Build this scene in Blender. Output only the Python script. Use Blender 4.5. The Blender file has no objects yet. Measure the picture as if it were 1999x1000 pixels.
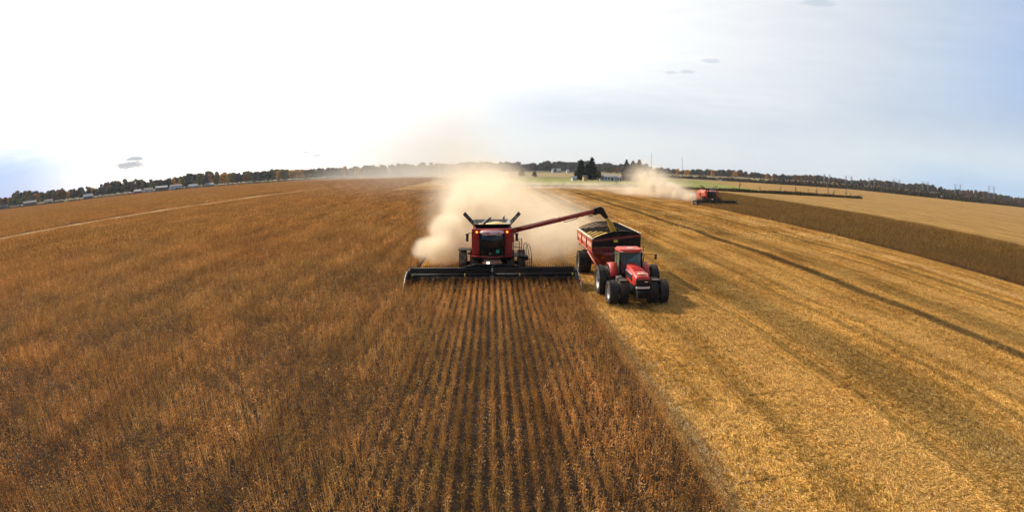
import bpy, math, random
from mathutils import Vector, Matrix, Euler, noise as mnoise

random.seed(7)
C = bpy.context.scene.collection
SC = bpy.context.scene
R = math.radians
PI = math.pi

# ------------------------------------------------------------------ camera
cam_d = bpy.data.cameras.new('camera')
cam = bpy.data.objects.new('camera', cam_d)
C.objects.link(cam)
SC.camera = cam
cam_d.type = 'PANO'                                  # action-camera wide lens (the horizon bows)
cam_d.panorama_type = 'FISHEYE_LENS_POLYNOMIAL'
cam_d.sensor_width = 36.0
MM = 36.0 / 1999.0
FOC = 1100.0 * MM
cam_d.fisheye_fov = R(180)
cam_d.fisheye_polynomial_k0 = 0
cam_d.fisheye_polynomial_k1 = -1.0 / FOC
cam_d.fisheye_polynomial_k2 = 0
cam_d.fisheye_polynomial_k3 = -0.0849 / FOC ** 3
cam_d.fisheye_polynomial_k4 = 0
cam_d.clip_start = 0.1
cam_d.clip_end = 20000
CAMH = 8.4
cam.location = (0, 0, CAMH)
cam.rotation_mode = 'QUATERNION'
cam.rotation_quaternion = (Matrix.Rotation(-0.034, 4, 'Z') @ Matrix.Rotation(PI / 2 - 0.1562, 4, 'X')
                           @ Matrix.Rotation(-0.0035, 4, 'Z')).to_quaternion()

# ------------------------------------------------------------------ light
SUN_AZ, SUN_EL = R(-42), R(34)        # azimuth measured from +Y towards +X
sd = bpy.data.lights.new('sun', 'SUN')
sd.energy = 5.0
sd.angle = R(1.5)
sd.color = (1.0, 0.9, 0.74)
sun = bpy.data.objects.new('sun', sd)
C.objects.link(sun)
sdir = Vector((math.sin(SUN_AZ) * math.cos(SUN_EL), math.cos(SUN_AZ) * math.cos(SUN_EL), math.sin(SUN_EL)))
sun.rotation_mode = 'QUATERNION'
sun.rotation_quaternion = sdir.to_track_quat('Z', 'Y')

SC.view_settings.view_transform = 'Standard'
SC.view_settings.look = 'None'
SC.view_settings.exposure = 0.18
SC.view_settings.gamma = 1.0
SC.cycles.volume_bounces = 3
SC.cycles.max_bounces = 8
SC.cycles.transparent_max_bounces = 12
SC.cycles.use_denoising = True
SC.cycles.denoiser = 'OPENIMAGEDENOISE'
SC.cycles.denoising_input_passes = 'RGB_ALBEDO_NORMAL'
SC.cycles.denoising_prefilter = 'ACCURATE'
SC.cycles.sample_clamp_indirect = 6.0
SC.cycles.pixel_filter_width = .85
SC.cycles.use_adaptive_sampling = True
SC.cycles.adaptive_threshold = 0.01


# ------------------------------------------------------------------ node helper
class NT:
    def __init__(s, tree):
        s.t = tree

    def n(s, typ, ins=None, **kw):
        nd = s.t.nodes.new(typ)
        for k, v in kw.items():
            setattr(nd, k, v)
        for k, v in (ins or {}).items():
            s.put(nd.inputs[k], v)
        return nd

    def put(s, sock, v):
        if isinstance(v, bpy.types.NodeSocket):
            s.t.links.new(v, sock)
        elif isinstance(v, (tuple, list)) and len(v) == 3 and sock.type == 'RGBA':
            sock.default_value = (*v, 1)
        else:
            sock.default_value = v

    def m(s, op, a, b=None, c=None, clamp=False):
        nd = s.t.nodes.new('ShaderNodeMath')
        nd.operation = op
        nd.use_clamp = clamp
        s.put(nd.inputs[0], a)
        if b is not None: s.put(nd.inputs[1], b)
        if c is not None: s.put(nd.inputs[2], c)
        return nd.outputs[0]

    def v(s, op, a, b=None, scale=None):
        nd = s.t.nodes.new('ShaderNodeVectorMath')
        nd.operation = op
        s.put(nd.inputs[0], a)
        if b is not None: s.put(nd.inputs[1], b)
        if scale is not None: s.put(nd.inputs['Scale'], scale)
        return nd.outputs['Value'] if op in ('DOT_PRODUCT', 'LENGTH') else nd.outputs[0]

    def sep(s, vec):
        nd = s.t.nodes.new('ShaderNodeSeparateXYZ')
        s.put(nd.inputs[0], vec)
        return nd.outputs

    def comb(s, x, y, z):
        nd = s.t.nodes.new('ShaderNodeCombineXYZ')
        s.put(nd.inputs[0], x); s.put(nd.inputs[1], y); s.put(nd.inputs[2], z)
        return nd.outputs[0]

    def ss(s, x, a, b, lo=0.0, hi=1.0):
        nd = s.t.nodes.new('ShaderNodeMapRange')
        nd.interpolation_type = 'SMOOTHSTEP'
        s.put(nd.inputs['Value'], x); s.put(nd.inputs['From Min'], a); s.put(nd.inputs['From Max'], b)
        s.put(nd.inputs['To Min'], lo); s.put(nd.inputs['To Max'], hi)
        return nd.outputs[0]

    def mix(s, f, a, b, mode='MIX'):
        nd = s.t.nodes.new('ShaderNodeMix')
        nd.data_type = 'RGBA'
        nd.blend_type = mode
        s.put(nd.inputs[0], f); s.put(nd.inputs[6], a); s.put(nd.inputs[7], b)
        return nd.outputs[2]

    def noise(s, vec, scale, detail=3, rough=0.5, out='Fac'):
        nd = s.t.nodes.new('ShaderNodeTexNoise')
        s.put(nd.inputs['Vector'], vec)
        nd.inputs['Scale'].default_value = scale
        nd.inputs['Detail'].default_value = detail
        nd.inputs['Roughness'].default_value = rough
        return nd.outputs[out]


# ------------------------------------------------------------------ sky
world = bpy.data.worlds.new('World')
SC.world = world
world.use_nodes = True
wt = world.node_tree
wt.nodes.clear()
W = NT(wt)
tc = W.n('ShaderNodeTexCoord')
D = tc.outputs['Generated']
dx, dy, dz = W.sep(D)[:3]
el = W.m('MULTIPLY', W.m('ARCSINE', dz), 57.2958)
az = W.m('MULTIPLY', W.m('ARCTAN2', dx, dy), 57.2958)
# stretched coordinates so cloud banks lie flat
cl = W.comb(W.m('MULTIPLY', az, 0.03), W.m('MULTIPLY', el, 0.16), 0.0)
n1 = W.noise(cl, 1.3, 5, 0.55)
n2 = W.noise(cl, 5.0, 4, 0.6)
ang = W.m('MULTIPLY', W.m('ARCCOSINE', W.v('DOT_PRODUCT', D, tuple(Vector((math.sin(R(-26)) * math.cos(R(26)), math.cos(R(-26)) * math.cos(R(26)), math.sin(R(26))))))), 57.2958)
ang2 = W.m('ADD', ang, W.m('MULTIPLY', W.m('SUBTRACT', n1, 0.5), 9.0))
ramp = W.n('ShaderNodeValToRGB', {'Fac': W.m('DIVIDE', ang2, 180.0)})
cr = ramp.color_ramp
stops = [(0, (2.4, 2.3, 2.1)), (24, (1.4, 1.37, 1.32)), (40, (1.06, 1.05, 1.02)), (52, (.90, .90, .90)), (66, (.66, .72, .80)), (82, (.40, .54, .80)),
         (100, (.14, .22, .40)), (180, (.06, .10, .20))]
while len(cr.elements) < len(stops): cr.elements.new(0.5)
for e_, (a_, c_) in zip(cr.elements, stops):
    e_.position = a_ / 180.0; e_.color = (*c_, 1)
col = ramp.outputs['Color']
# grey blue bank low over the right half, paler at the horizon
bank = W.m('MULTIPLY', W.ss(el, 1.0, 5.5), W.ss(el, 12.0, 5.0))
bank = W.m('MULTIPLY', bank, W.ss(az, -14.0, 8.0))
bank = W.m('MULTIPLY', bank, W.ss(n1, 0.15, 0.6))
col = W.mix(W.m('MULTIPLY', bank, 0.75), col, (.55, .62, .73))
hz = W.m('MULTIPLY', W.ss(el, 8.0, 1.0), W.ss(az, -25.0, -2.0))
col = W.mix(W.m('MULTIPLY', hz, 0.8), col, (.70, .74, .80))
# pale band on the horizon at the right
pale = W.m('MULTIPLY', W.ss(el, 6.5, 1.5), W.ss(az, 14.0, 34.0))
col = W.mix(W.m('MULTIPLY', pale, 0.75), col, (.68, .77, .86))
low_r = W.m('MULTIPLY', W.ss(el, 4.0, 0.5), W.ss(az, 36.0, 50.0))
col = W.mix(W.m('MULTIPLY', low_r, 0.8), col, (.42, .62, .88))
# blue patch low on the far left
lb = W.m('MULTIPLY', W.ss(W.m('ADD', el, W.m('MULTIPLY', n2, 2.0)), 8.5, 3.0), W.ss(az, -35.0, -54.0))
col = W.mix(W.m('MULTIPLY', lb, 0.95), col, (.17, .40, .85))
# soft streaks
col = W.mix(1.0, col, W.comb(*(3 * [W.ss(n2, 0.2, 0.85, 0.97, 1.03)])), 'MULTIPLY')


def small_cloud(col, a0, e0, wa, we, colr, k):
    u = W.m('DIVIDE', W.m('SUBTRACT', az, a0), wa)
    v = W.m('DIVIDE', W.m('SUBTRACT', el, e0), we)
    rr = W.m('SQRT', W.m('ADD', W.m('MULTIPLY', u, u), W.m('MULTIPLY', v, v)))
    nn = W.noise(W.comb(W.m('MULTIPLY', az, 0.9), W.m('MULTIPLY', el, 4.0), a0), 1.0, 4, 0.65)
    rr = W.m('ADD', rr, W.m('MULTIPLY', W.m('SUBTRACT', nn, 0.5), 1.5))
    return W.mix(W.m('MULTIPLY', W.ss(rr, 1.0, 0.45), k), col, colr)


for a0, e0, wa, we, k in ((-38.3, 2.15, 2.3, .44, 1.0), (-37.8, 2.75, 1.3, .30, 1.0), (-31.7, 1.5, 1.3, .14, .4), (-27.7, 1.35, .8, .12, .3), (-22.0, 1.3, 1.0, .12, .4),
                          (-19.3, 2.2, .6, .12, .65), (-18.0, 1.8, .65, .14, .7),
                          (18.5, 10.1, .8, .22, .25), (20.1, 10.2, 1.1, .24, .28), (22.7, 11.4, 1.2, .26, .28), (35.0, 17.8, 2.5, .5, .25)):
    col = small_cloud(col, a0, e0, wa, we, (.20, .29, .44), k)
sky = W.n('ShaderNodeTexSky', sky_type='NISHITA', sun_disc=False, sun_elevation=SUN_EL, sun_rotation=SUN_AZ)
bg1 = W.n('ShaderNodeBackground', {'Color': sky.outputs[0], 'Strength': 0.02})
bg2 = W.n('ShaderNodeBackground', {'Color': col, 'Strength': 0.80})
addw = W.n('ShaderNodeAddShader', {0: bg1.outputs[0], 1: bg2.outputs[0]})
W.n('ShaderNodeOutputWorld', {'Surface': addw.outputs[0]})


# ------------------------------------------------------------------ object helpers
def tag(o, label=None, cat=None, group=None, kind=None):
    if label: o['label'] = label
    if cat: o['category'] = cat
    if group: o['group'] = group
    if kind: o['kind'] = kind
    return o


def empty(name, loc=(0, 0, 0), rz=0.0, parent=None):
    o = bpy.data.objects.new(name, None)
    o.empty_display_size = 0.3
    C.objects.link(o)
    o.location = loc
    o.rotation_euler = (0, 0, rz)
    o.parent = parent
    return o


def copy_tree(o, parent=None):
    c = o.copy()
    C.objects.link(c)
    c.parent = parent
    for ch in list(o.children):
        copy_tree(ch, c)
    return c


class MB:
    def __init__(s):
        s.v, s.f, s.m, s.sm = [], [], [], []
        s.col = None

    def face(s, idx, m=0, smooth=False):
        s.f.append(tuple(idx)); s.m.append(m); s.sm.append(smooth)

    def poly(s, pts, m=0, smooth=False):
        b = len(s.v)
        s.v += [tuple(p) for p in pts]
        s.face(range(b, b + len(pts)), m, smooth)

    def box(s, c, d, m=0, M=None):
        x, y, z = d[0] / 2, d[1] / 2, d[2] / 2
        P = [Vector((sx * x, sy * y, sz * z)) for sz in (-1, 1) for sx, sy in ((-1, -1), (1, -1), (1, 1), (-1, 1))]
        if M is not None: P = [M @ p for p in P]
        P = [p + Vector(c) for p in P]
        s.hexa(P, m)

    def hexa(s, P, m=0):
        b = len(s.v)
        s.v += [tuple(p) for p in P]
        for q in ((3, 2, 1, 0), (4, 5, 6, 7), (0, 1, 5, 4), (1, 2, 6, 5), (2, 3, 7, 6), (3, 0, 4, 7)):
            s.face([b + i for i in q], m)

    def prism(s, pts, axis, lo, hi, m=0):
        """pts: 2-D outline in the two other axes; extruded along axis."""
        def mk(p, t):
            return {'x': (t, p[0], p[1]), 'y': (p[0], t, p[1]), 'z': (p[0], p[1], t)}[axis]
        b = len(s.v); n = len(pts)
        s.v += [mk(p, lo) for p in pts] + [mk(p, hi) for p in pts]
        s.face(range(b, b + n), m); s.face([b + n + i for i in reversed(range(n))], m)
        for i in range(n):
            j = (i + 1) % n
            s.face((b + j, b + i, b + n + i, b + n + j), m)

    def tube(s, pts, r, seg=8, m=0, cap=True, smooth=True):
        P = [Vector(p) for p in pts]
        rs = r if isinstance(r, (list, tuple)) else [r] * len(P)
        b = len(s.v)
        up = None
        for i, p in enumerate(P):
            t = (P[min(i + 1, len(P) - 1)] - P[max(i - 1, 0)]).normalized()
            if up is None:
                up = Vector((0, 0, 1)) if abs(t.z) < 0.9 else Vector((1, 0, 0))
            a = t.cross(up)
            if a.length < 1e-5: a = t.cross(Vector((0, 1, 0)))
            a.normalize()
            c2 = a.cross(t).normalized(); up = c2
            for k in range(seg):
                th = 2 * PI * k / seg
                s.v.append(tuple(p + (a * math.cos(th) + c2 * math.sin(th)) * rs[i]))
        for i in range(len(P) - 1):
            for k in range(seg):
                k2 = (k + 1) % seg
                s.face((b + i * seg + k, b + i * seg + k2, b + (i + 1) * seg + k2, b + (i + 1) * seg + k), m, smooth)
        if cap:
            s.face([b + k for k in reversed(range(seg))], m)
            s.face([b + (len(P) - 1) * seg + k for k in range(seg)], m)

    def lathe_x(s, prof, seg=32, m=0, c=(0, 0, 0), smooth=True, closed=False):
        """prof: list of (x, r)"""
        b = len(s.v); n = len(prof)
        for k in range(seg):
            th = 2 * PI * k / seg
            for x, r in prof:
                s.v.append((c[0] + x, c[1] + r * math.cos(th), c[2] + r * math.sin(th)))
        for k in range(seg):
            k2 = (k + 1) % seg
            for i in range(n if closed else n - 1):
                j = (i + 1) % n
                s.face((b + k * n + i, b + k2 * n + i, b + k2 * n + j, b + k * n + j), m, smooth)

    def build(s, name, mats, parent=None, loc=(0, 0, 0), bevel=0, recalc=True, rot=None):
        me = bpy.data.meshes.new(name)
        me.from_pydata(s.v, [], s.f)
        if not isinstance(mats, (list, tuple)): mats = [mats]
        for mt in mats: me.materials.append(mt)
        me.polygons.foreach_set('material_index', s.m)
        me.polygons.foreach_set('use_smooth', s.sm)
        if s.col is not None:
            ca = me.color_attributes.new('Col', 'FLOAT_COLOR', 'POINT')
            flat = []
            for c in s.col: flat += [c[0], c[1], c[2], 1.0]
            ca.data.foreach_set('color', flat)
        if recalc:
            import bmesh
            bm = bmesh.new(); bm.from_mesh(me)
            bmesh.ops.recalc_face_normals(bm, faces=bm.faces)
            bm.to_mesh(me); bm.free()
        me.update()
        o = bpy.data.objects.new(name, me)
        C.objects.link(o)
        o.parent = parent
        o.location = loc
        if rot: o.rotation_euler = rot
        if bevel:
            bv = o.modifiers.new('bevel', 'BEVEL')
            bv.width = bevel; bv.segments = 2; bv.limit_method = 'ANGLE'; bv.angle_limit = R(35)
        return o


    def parts(s, name, mats, parent=None, **kw):
        """every loose piece becomes a part of its own"""
        par = list(range(len(s.v)))
        def find(a):
            while par[a] != a:
                par[a] = par[par[a]]; a = par[a]
            return a
        for f in s.f:
            for q in f[1:]: par[find(q)] = find(f[0])
        groups = {}
        for i, f in enumerate(s.f): groups.setdefault(find(f[0]), []).append(i)
        for ids in groups.values():
            m = MB(); mp = {}
            for i in ids:
                for q in s.f[i]:
                    if q not in mp: mp[q] = len(m.v); m.v.append(s.v[q])
                m.face([mp[q] for q in s.f[i]], s.m[i], s.sm[i])
            m.build(name, mats, parent, **kw)


# ------------------------------------------------------------------ materials
def principled(name):
    m = bpy.data.materials.new(name)
    m.use_nodes = True
    nt = m.node_tree
    b = nt.nodes['Principled BSDF']
    return m, NT(nt), b


def mat(name, col, rough=0.5, metal=0.0, dust=0.0, coat=0.0, spec=0.5, var=0.12, bump=0.0, scale=3.0, dustcol=(.42, .29, .15)):
    m, t, b = principled(name)
    geo = t.n('ShaderNodeNewGeometry')
    pos = geo.outputs['Position']
    nz = t.noise(pos, scale, 4, 0.6)
    c = t.mix(t.m('MULTIPLY', t.ss(nz, 0.35, 0.7), var), (*col, 1), (col[0] * .5, col[1] * .5, col[2] * .5, 1))
    if dust:
        nd = t.noise(pos, 1.7, 5, 0.65)
        up = t.sep(geo.outputs['Normal'])[2]
        f = t.m('MULTIPLY', t.ss(t.m('ADD', nd, t.m('MULTIPLY', up, 0.12)), 0.35, 0.72), dust, clamp=True)
        c = t.mix(f, c, (*dustcol, 1))
        rr = t.m('ADD', rough, t.m('MULTIPLY', f, 0.4), clamp=True)
        t.put(b.inputs['Roughness'], rr)
    else:
        b.inputs['Roughness'].default_value = rough
    t.put(b.inputs['Base Color'], c)
    b.inputs['Metallic'].default_value = metal
    b.inputs['Specular IOR Level'].default_value = spec
    b.inputs['Coat Weight'].default_value = coat
    if bump:
        bn = t.n('ShaderNodeBump', {'Height': t.noise(pos, 30, 3), 'Strength': bump, 'Distance': 0.02})
        t.put(b.inputs['Normal'], bn.outputs[0])
    return m


RED = mat('red_paint', (.46, .014, .010), .42, dust=.14, coat=.1, spec=.35)
RED_LIT = mat('sunlit_roof_red', (.62, .05, .03), .45, dust=.28, spec=.35)  # lighter red: sunlight on the tractor roof put into the colour
RED_H = mat('bright_red_paint', (.58, .018, .012), .4, dust=.14, spec=.4)
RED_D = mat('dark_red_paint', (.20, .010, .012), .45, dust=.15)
RED_A = mat('auger_red_paint', (.34, .022, .014), .5, dust=.3)
ORANGE_LIT = mat('sunlit_side_red', (.46, .05, .016), .45, dust=.25, spec=.3)  # red turned orange: sun on the machine sides painted in
DUSTRED = mat('dusty_red_paint', (.22, .03, .02), .6, dust=.65)
BLACK = mat('black_metal', (.007, .007, .008), .55, dust=.04, spec=.22)
BLACKM = mat('matt_black_plastic', (.008, .008, .008), .8, dust=.06, spec=.2)
RUBBER = mat('rubber', (.011, .011, .012), .78, dust=.16, bump=.3)
RUBBER_D = mat('dusty_rubber', (.03, .026, .02), .85, dust=.75, bump=.3)
RIM_W = mat('rim_silver', (.55, .53, .5), .5, metal=.2, dust=.25)
RIM_C = mat('rim_cream', (.50, .46, .30), .55, dust=.4)
CREAM = mat('cream_rail', (.72, .6, .42), .55, dust=.2)
SILVER = mat('silver_trim', (.78, .76, .72), .3, metal=.3)
GREYM = mat('grey_metal', (.14, .14, .15), .45, metal=.6, dust=.2)
DARKIN = mat('tank_inside', (.035, .04, .045), .5, dust=.12)
VISOR = mat('pale_visor_panel', (.98, .68, .60), .4, dust=.05)
YELLOW = mat('yellow_band', (.75, .62, .03), .5)
WHITE = mat('white_paint', (.75, .74, .72), .5)
PINKDEC = mat('pale_decal', (.78, .40, .30), .5, dust=.2)
REFL = mat('red_reflector', (.7, .02, .02), .3)


def emis(name, col, e, base=None):
    m, t, b = principled(name)
    b.inputs['Base Color'].default_value = (*(base or col), 1)
    b.inputs['Emission Color'].default_value = (*col, 1)
    b.inputs['Emission Strength'].default_value = e
    b.inputs['Roughness'].default_value = .3
    return m


AMBER = emis('amber_lamp_lit', (1, .33, .03), 2.2)
AMBER_O = mat('amber_lamp_off', (.75, .25, .02), .3)
LAMPW = emis('work_lamp_lit', (1, .95, .85), 3.0)
SCREEN = emis('screen_lit', (.12, .62, .52), .75)


def glassmat(name, tint, refl=.5, tr=.4):
    m, t, b = principled(name)
    nt = m.node_tree
    b.inputs['Base Color'].default_value = (*tint, 1)
    b.inputs['Roughness'].default_value = .06
    b.inputs['Specular IOR Level'].default_value = refl
    trn = t.n('ShaderNodeBsdfTransparent', {'Color': (.5, .6, .6, 1)})
    mx = t.n('ShaderNodeMixShader', {0: tr, 1: b.outputs[0], 2: trn.outputs[0]})
    out = [n for n in nt.nodes if n.type == 'OUTPUT_MATERIAL'][0]
    nt.links.new(mx.outputs[0], out.inputs[0])
    return m


GLASS_D = glassmat('dark_cab_glass', (.006, .010, .010), .5, .25)
GLASS_T = glassmat('teal_cab_glass', (.015, .10, .13), 1.0, .25)
GLASS_P = glassmat('pale_side_glass', (.30, .32, .20), .6, .45)
MIRR = mat('mirror_housing', (.012, .012, .013), .4)

# ---- field colours -------------------------------------------------------
def field_pos(t):
    g = t.n('ShaderNodeNewGeometry')
    return g.outputs['Position']


def stubble_tone(t):
    """colour of straw and chaff lying on the cut field, as a function of place"""
    pos = field_pos(t)
    x, y, z = t.sep(pos)[:3]
    st = t.comb(x, t.m('MULTIPLY', y, 0.16), 0.0)         # streaks along the rows
    wob = t.m('MULTIPLY', t.m('SUBTRACT', t.noise(t.comb(0.0, t.m('MULTIPLY', y, .05), 3.0), 1.0, 3), .5), 2.2)
    xw = t.m('ADD', x, wob)
    n_str = t.noise(st, 0.55, 4, 0.6)
    n_big = t.noise(pos, 0.07, 3, 0.5)
    n_fin = t.noise(pos, 2.3, 4, 0.65)
    c = t.mix(t.ss(n_str, 0.32, 0.7), (.86, .50, .13, 1), (.48, .25, .055, 1))
    c = t.mix(t.m('MULTIPLY', t.ss(n_fin, 0.48, 0.66), .72), c, (.19, .115, .026, 1))
    n_cl = t.noise(t.v('MULTIPLY', pos, (1.6, .7, 1.0)), 3.2, 2, .6)
    c = t.mix(t.m('MULTIPLY', t.ss(n_cl, 0.52, 0.66), .55), c, (.86, .55, .19, 1))
    c = t.mix(t.m('MULTIPLY', t.ss(n_big, 0.45, 0.7), .35), c, (.60, .38, .12, 1))

    def band(c, x0, hw, k, colr):
        d = t.m('ABSOLUTE', t.m('SUBTRACT', xw, x0))
        d = t.m('ADD', d, t.m('MULTIPLY', t.m('SUBTRACT', n_fin, .5), hw * 1.8))
        return t.mix(t.m('MULTIPLY', t.ss(d, hw, hw * .35), k), c, colr)
    c = band(c, 28.2, .95, .8, (.085, .055, .026, 1))
    c = band(c, 31.5, 2.0, .4, (.12, .085, .035, 1))
    c = band(c, 17.0, 2.0, .45, (.15, .11, .045, 1))
    c = band(c, 40.6, 1.1, .5, (.16, .11, .045, 1))
    c = band(c, 44.8, .9, .45, (.75, .52, .26, 1))
    c = band(c, 12.2, 2.0, .6, (.72, .43, .13, 1))
    c = band(c, 23.2, 1.5, .55, (.70, .42, .13, 1))
    c = band(c, 35.2, 1.6, .55, (.68, .42, .14, 1))
    c = band(c, 6.1, .5, .45, (.30, .22, .13, 1))
    for x0, k0 in ((9.6, .3), (14.3, .4), (20.3, .45), (21.9, .35), (25.2, .35), (33.6, .4), (37.2, .45), (38.9, .35), (43.0, .4), (47.2, .4), (48.6, .3)):
        c = band(c, x0, .42, k0 * 1.05, (.22, .135, .04, 1))
    # further right: regular swath lines
    per = t.m('ABSOLUTE', t.m('SUBTRACT', t.m('FRACT', t.m('DIVIDE', x, 6.1)), .5))
    far = t.m('MULTIPLY', t.ss(per, .20, .05), t.ss(x, 92.0, 96.0))
    c = t.mix(t.m('MULTIPLY', far, .95), c, (.15, .085, .03, 1))
    n_far = t.noise(t.comb(x, t.m('MULTIPLY', y, .01), 7.0), .9, 3, .6)
    c = t.mix(t.m('MULTIPLY', t.m('MULTIPLY', t.ss(n_far, .5, .62), t.ss(x, 88.0, 96.0)), .7), c, (.26, .16, .05, 1))
    return c, pos


def crop_tone(t):
    pos = field_pos(t)
    nb = t.noise(pos, 0.045, 3, 0.5)
    nm = t.noise(pos, 0.5, 3, 0.55)
    f = t.mix(t.ss(nb, 0.35, 0.68), (1.10, .94, .72, 1), (1.20, 0.93, .68, 1))
    f = t.mix(t.m('MULTIPLY', t.ss(nm, 0.48, 0.7), .55), f, (.88, .90, .64, 1))
    nc = t.noise(pos, 2.0, 3, .6)
    f = t.mix(1.0, f, t.comb(t.ss(nc, .33, .68, .62, 1.34), t.ss(nc, .33, .68, .60, 1.34), t.ss(nc, .33, .68, .62, 1.3)), 'MULTIPLY')
    nd = t.noise(t.v('MULTIPLY', pos, (1.0, .45, 1.0)), .42, 2, .5)
    f = t.mix(1.0, f, t.comb(*(3 * [t.ss(nd, .35, .66, .88, 1.12)])), 'MULTIPLY')
    x, y = t.sep(pos)[:2]
    ns = t.noise(t.comb(t.m('MULTIPLY', x, .9), t.m('MULTIPLY', y, .035), 1.0), 1.0, 3, .6)
    f = t.mix(1.0, f, t.comb(*(3 * [t.ss(ns, .3, .72, .66, 1.28)])), 'MULTIPLY')
    f = t.mix(t.m('MULTIPLY', t.ss(x, 46.0, 50.0), .7), f, (.40, .44, .38, 1))     # the strip on the right is duller, more olive
    return f, pos


def leafy(name, tone, trans=.3, scale=1.0):
    m, t, b = principled(name)
    nt = m.node_tree
    at = t.n('ShaderNodeAttribute', attribute_name='Col')
    if tone == 'crop':
        f, pos = crop_tone(t)
        c = t.mix(1.0, at.outputs['Color'], f, 'MULTIPLY')
    elif tone == 'stubble':
        f, pos = stubble_tone(t)
        c = t.mix(1.0, f, at.outputs['Color'], 'MULTIPLY')
    else:
        c = t.mix(1.0, at.outputs['Color'], (*tone, 1), 'MULTIPLY')
    dif = t.n('ShaderNodeBsdfDiffuse', {'Color': c})
    trn = t.n('ShaderNodeBsdfTranslucent', {'Color': c})
    mx = t.n('ShaderNodeMixShader', {0: trans, 1: dif.outputs[0], 2: trn.outputs[0]})
    nt.nodes.remove(b)
    out = [n for n in nt.nodes if n.type == 'OUTPUT_MATERIAL'][0]
    nt.links.new(mx.outputs[0], out.inputs[0])
    return m


CROP = leafy('ripe_soybean', 'crop', .38)
STRAW = leafy('straw', 'stubble', .15)


def ground_mat(name, fn, bump=.5, bscale=1.5, rough=.95):
    m, t, b = principled(name)
    c, pos = fn(t)
    t.put(b.inputs['Base Color'], c)
    b.inputs['Roughness'].default_value = rough
    b.inputs['Specular IOR Level'].default_value = .1
    if bump:
        bn = t.n('ShaderNodeBump', {'Height': t.noise(pos, bscale, 6, .7), 'Strength': bump, 'Distance': .25})
        t.put(b.inputs['Normal'], bn.outputs[0])
    return m


def two_tone(ca, cb, cc=None, s1=.02, s2=.4, lines=None):
    def fn(t):
        pos = field_pos(t)
        c = t.mix(t.ss(t.noise(pos, s1, 4, .6), .35, .65), (*ca, 1), (*cb, 1))
        if cc: c = t.mix(t.m('MULTIPLY', t.ss(t.noise(pos, s2, 5, .7), .45, .7), .7), c, (*cc, 1))
        return c, pos
    return fn


G_LAND = ground_mat('far_farmland', two_tone((.12, .10, .045), (.20, .14, .06), (.07, .075, .03), .012, .08))
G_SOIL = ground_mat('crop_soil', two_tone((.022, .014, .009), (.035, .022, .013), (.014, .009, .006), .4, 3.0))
G_STUB = ground_mat('stubble_ground', lambda t: (t.mix(1.0, stubble_tone(t)[0], t.mix(t.ss(t.sep(field_pos(t))[0], 88.0, 96.0), (.50, .47, .42, 1), (.60, .58, .56, 1)), 'MULTIPLY'), field_pos(t)), .8, 3.0)
G_GREEN = ground_mat('pasture', two_tone((.17, .175, .03), (.26, .24, .06), (.12, .11, .03), .03, .5))
G_PATH = ground_mat('field_path', two_tone((.50, .29, .10), (.38, .21, .07), (.52, .34, .14), .2, 1.5))
G_BROWN = ground_mat('far_brown_field', two_tone((.33, .22, .10), (.24, .18, .07), (.14, .12, .05), .01, .05))
G_ASPH = ground_mat('asphalt', two_tone((.10, .10, .105), (.13, .125, .12), None, .1), .1)

# ------------------------------------------------------------------ the land
def sheet(name, pts, z, m, label=None):
    mb = MB()
    mb.poly([(x, y, z) for x, y in pts])
    o = mb.build(name, m, recalc=False)
    o['kind'] = 'structure'
    return o


sheet('ground', [(-6000, -3000), (6000, -3000), (6000, 7000), (-6000, 7000)], 0, G_LAND)
STUB_POLY = [(5.8, -40), (800, -40), (700, 330), (555, 353), (410, 345), (364, 380), (355, 450), (292, 472), (250, 500), (200, 500),
             (150, 320), (128, 236), (91, 247), (64, 249), (13, 251), (-20, 262), (-44, 430), (-44, 218), (-6.3, 218), (-6.3, 38.6), (5.8, 38.6)]
sheet('stubble_field', STUB_POLY, .004, G_STUB)
LEFT_EDGE = [(-128, 768), (-181, 743), (-233, 675), (-284, 623), (-339, 586), (-365, 520), (-412, 465), (-436, 420), (-600, 425), (-700, 380)]
CROP_A = [(5.8, -40), (5.8, 38.6), (-6.3, 38.6), (-6.3, 216), (-44, 216), (-44, 480)] + [(-100, 700)] + LEFT_EDGE + [(-700, -40)]
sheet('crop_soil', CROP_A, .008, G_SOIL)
PATH = [(-150, 0), (-128, 60), (-118.5, 89), (-111, 128), (-104, 184), (-101, 229), (-95, 285), (-88, 360)]
PATHW = 11.5
pl = [(x - 2.0, y) for x, y in PATH] + [(x + PATHW, y) for x, y in reversed(PATH)]
sheet('field_path', pl, .016, G_PATH)
CROP_B = [(50, -40), (50, 130), (62.2, 130), (62.2, 205), (88, 205), (90, 100), (91, -40)]
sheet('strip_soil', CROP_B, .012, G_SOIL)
sheet('pasture', [(-14, 268), (13, 252), (64, 250), (91, 248), (128, 237), (148, 300), (190, 470), (150, 478), (106, 430), (63, 490), (28, 515), (-10, 420)], .012, G_GREEN)
sheet('far_field', [(-60, 470), (28, 560), (106, 470), (260, 520), (330, 560), (520, 480), (760, 420), (1100, 500), (900, 1100), (350, 1180), (-60, 1250)], .008, G_BROWN)
sheet('road', [(160, 640), (300, 575), (420, 500), (600, 425), (900, 345), (1000, 330), (1000, 322), (598, 414), (416, 488), (298, 560), (160, 628)], .02, G_ASPH)
sheet('left_road', [(-1100, 455), (-700, 420), (-620, 436), (-455, 440), (-425, 480), (-380, 530), (-350, 600), (-290, 640), (-240, 690), (-190, 755), (-130, 780),
                    (-130, 790), (-196, 766), (-248, 700), (-298, 650), (-362, 610), (-392, 538), (-436, 490), (-462, 452), (-620, 448), (-700, 432), (-1100, 470)], .02, G_ASPH)


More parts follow.
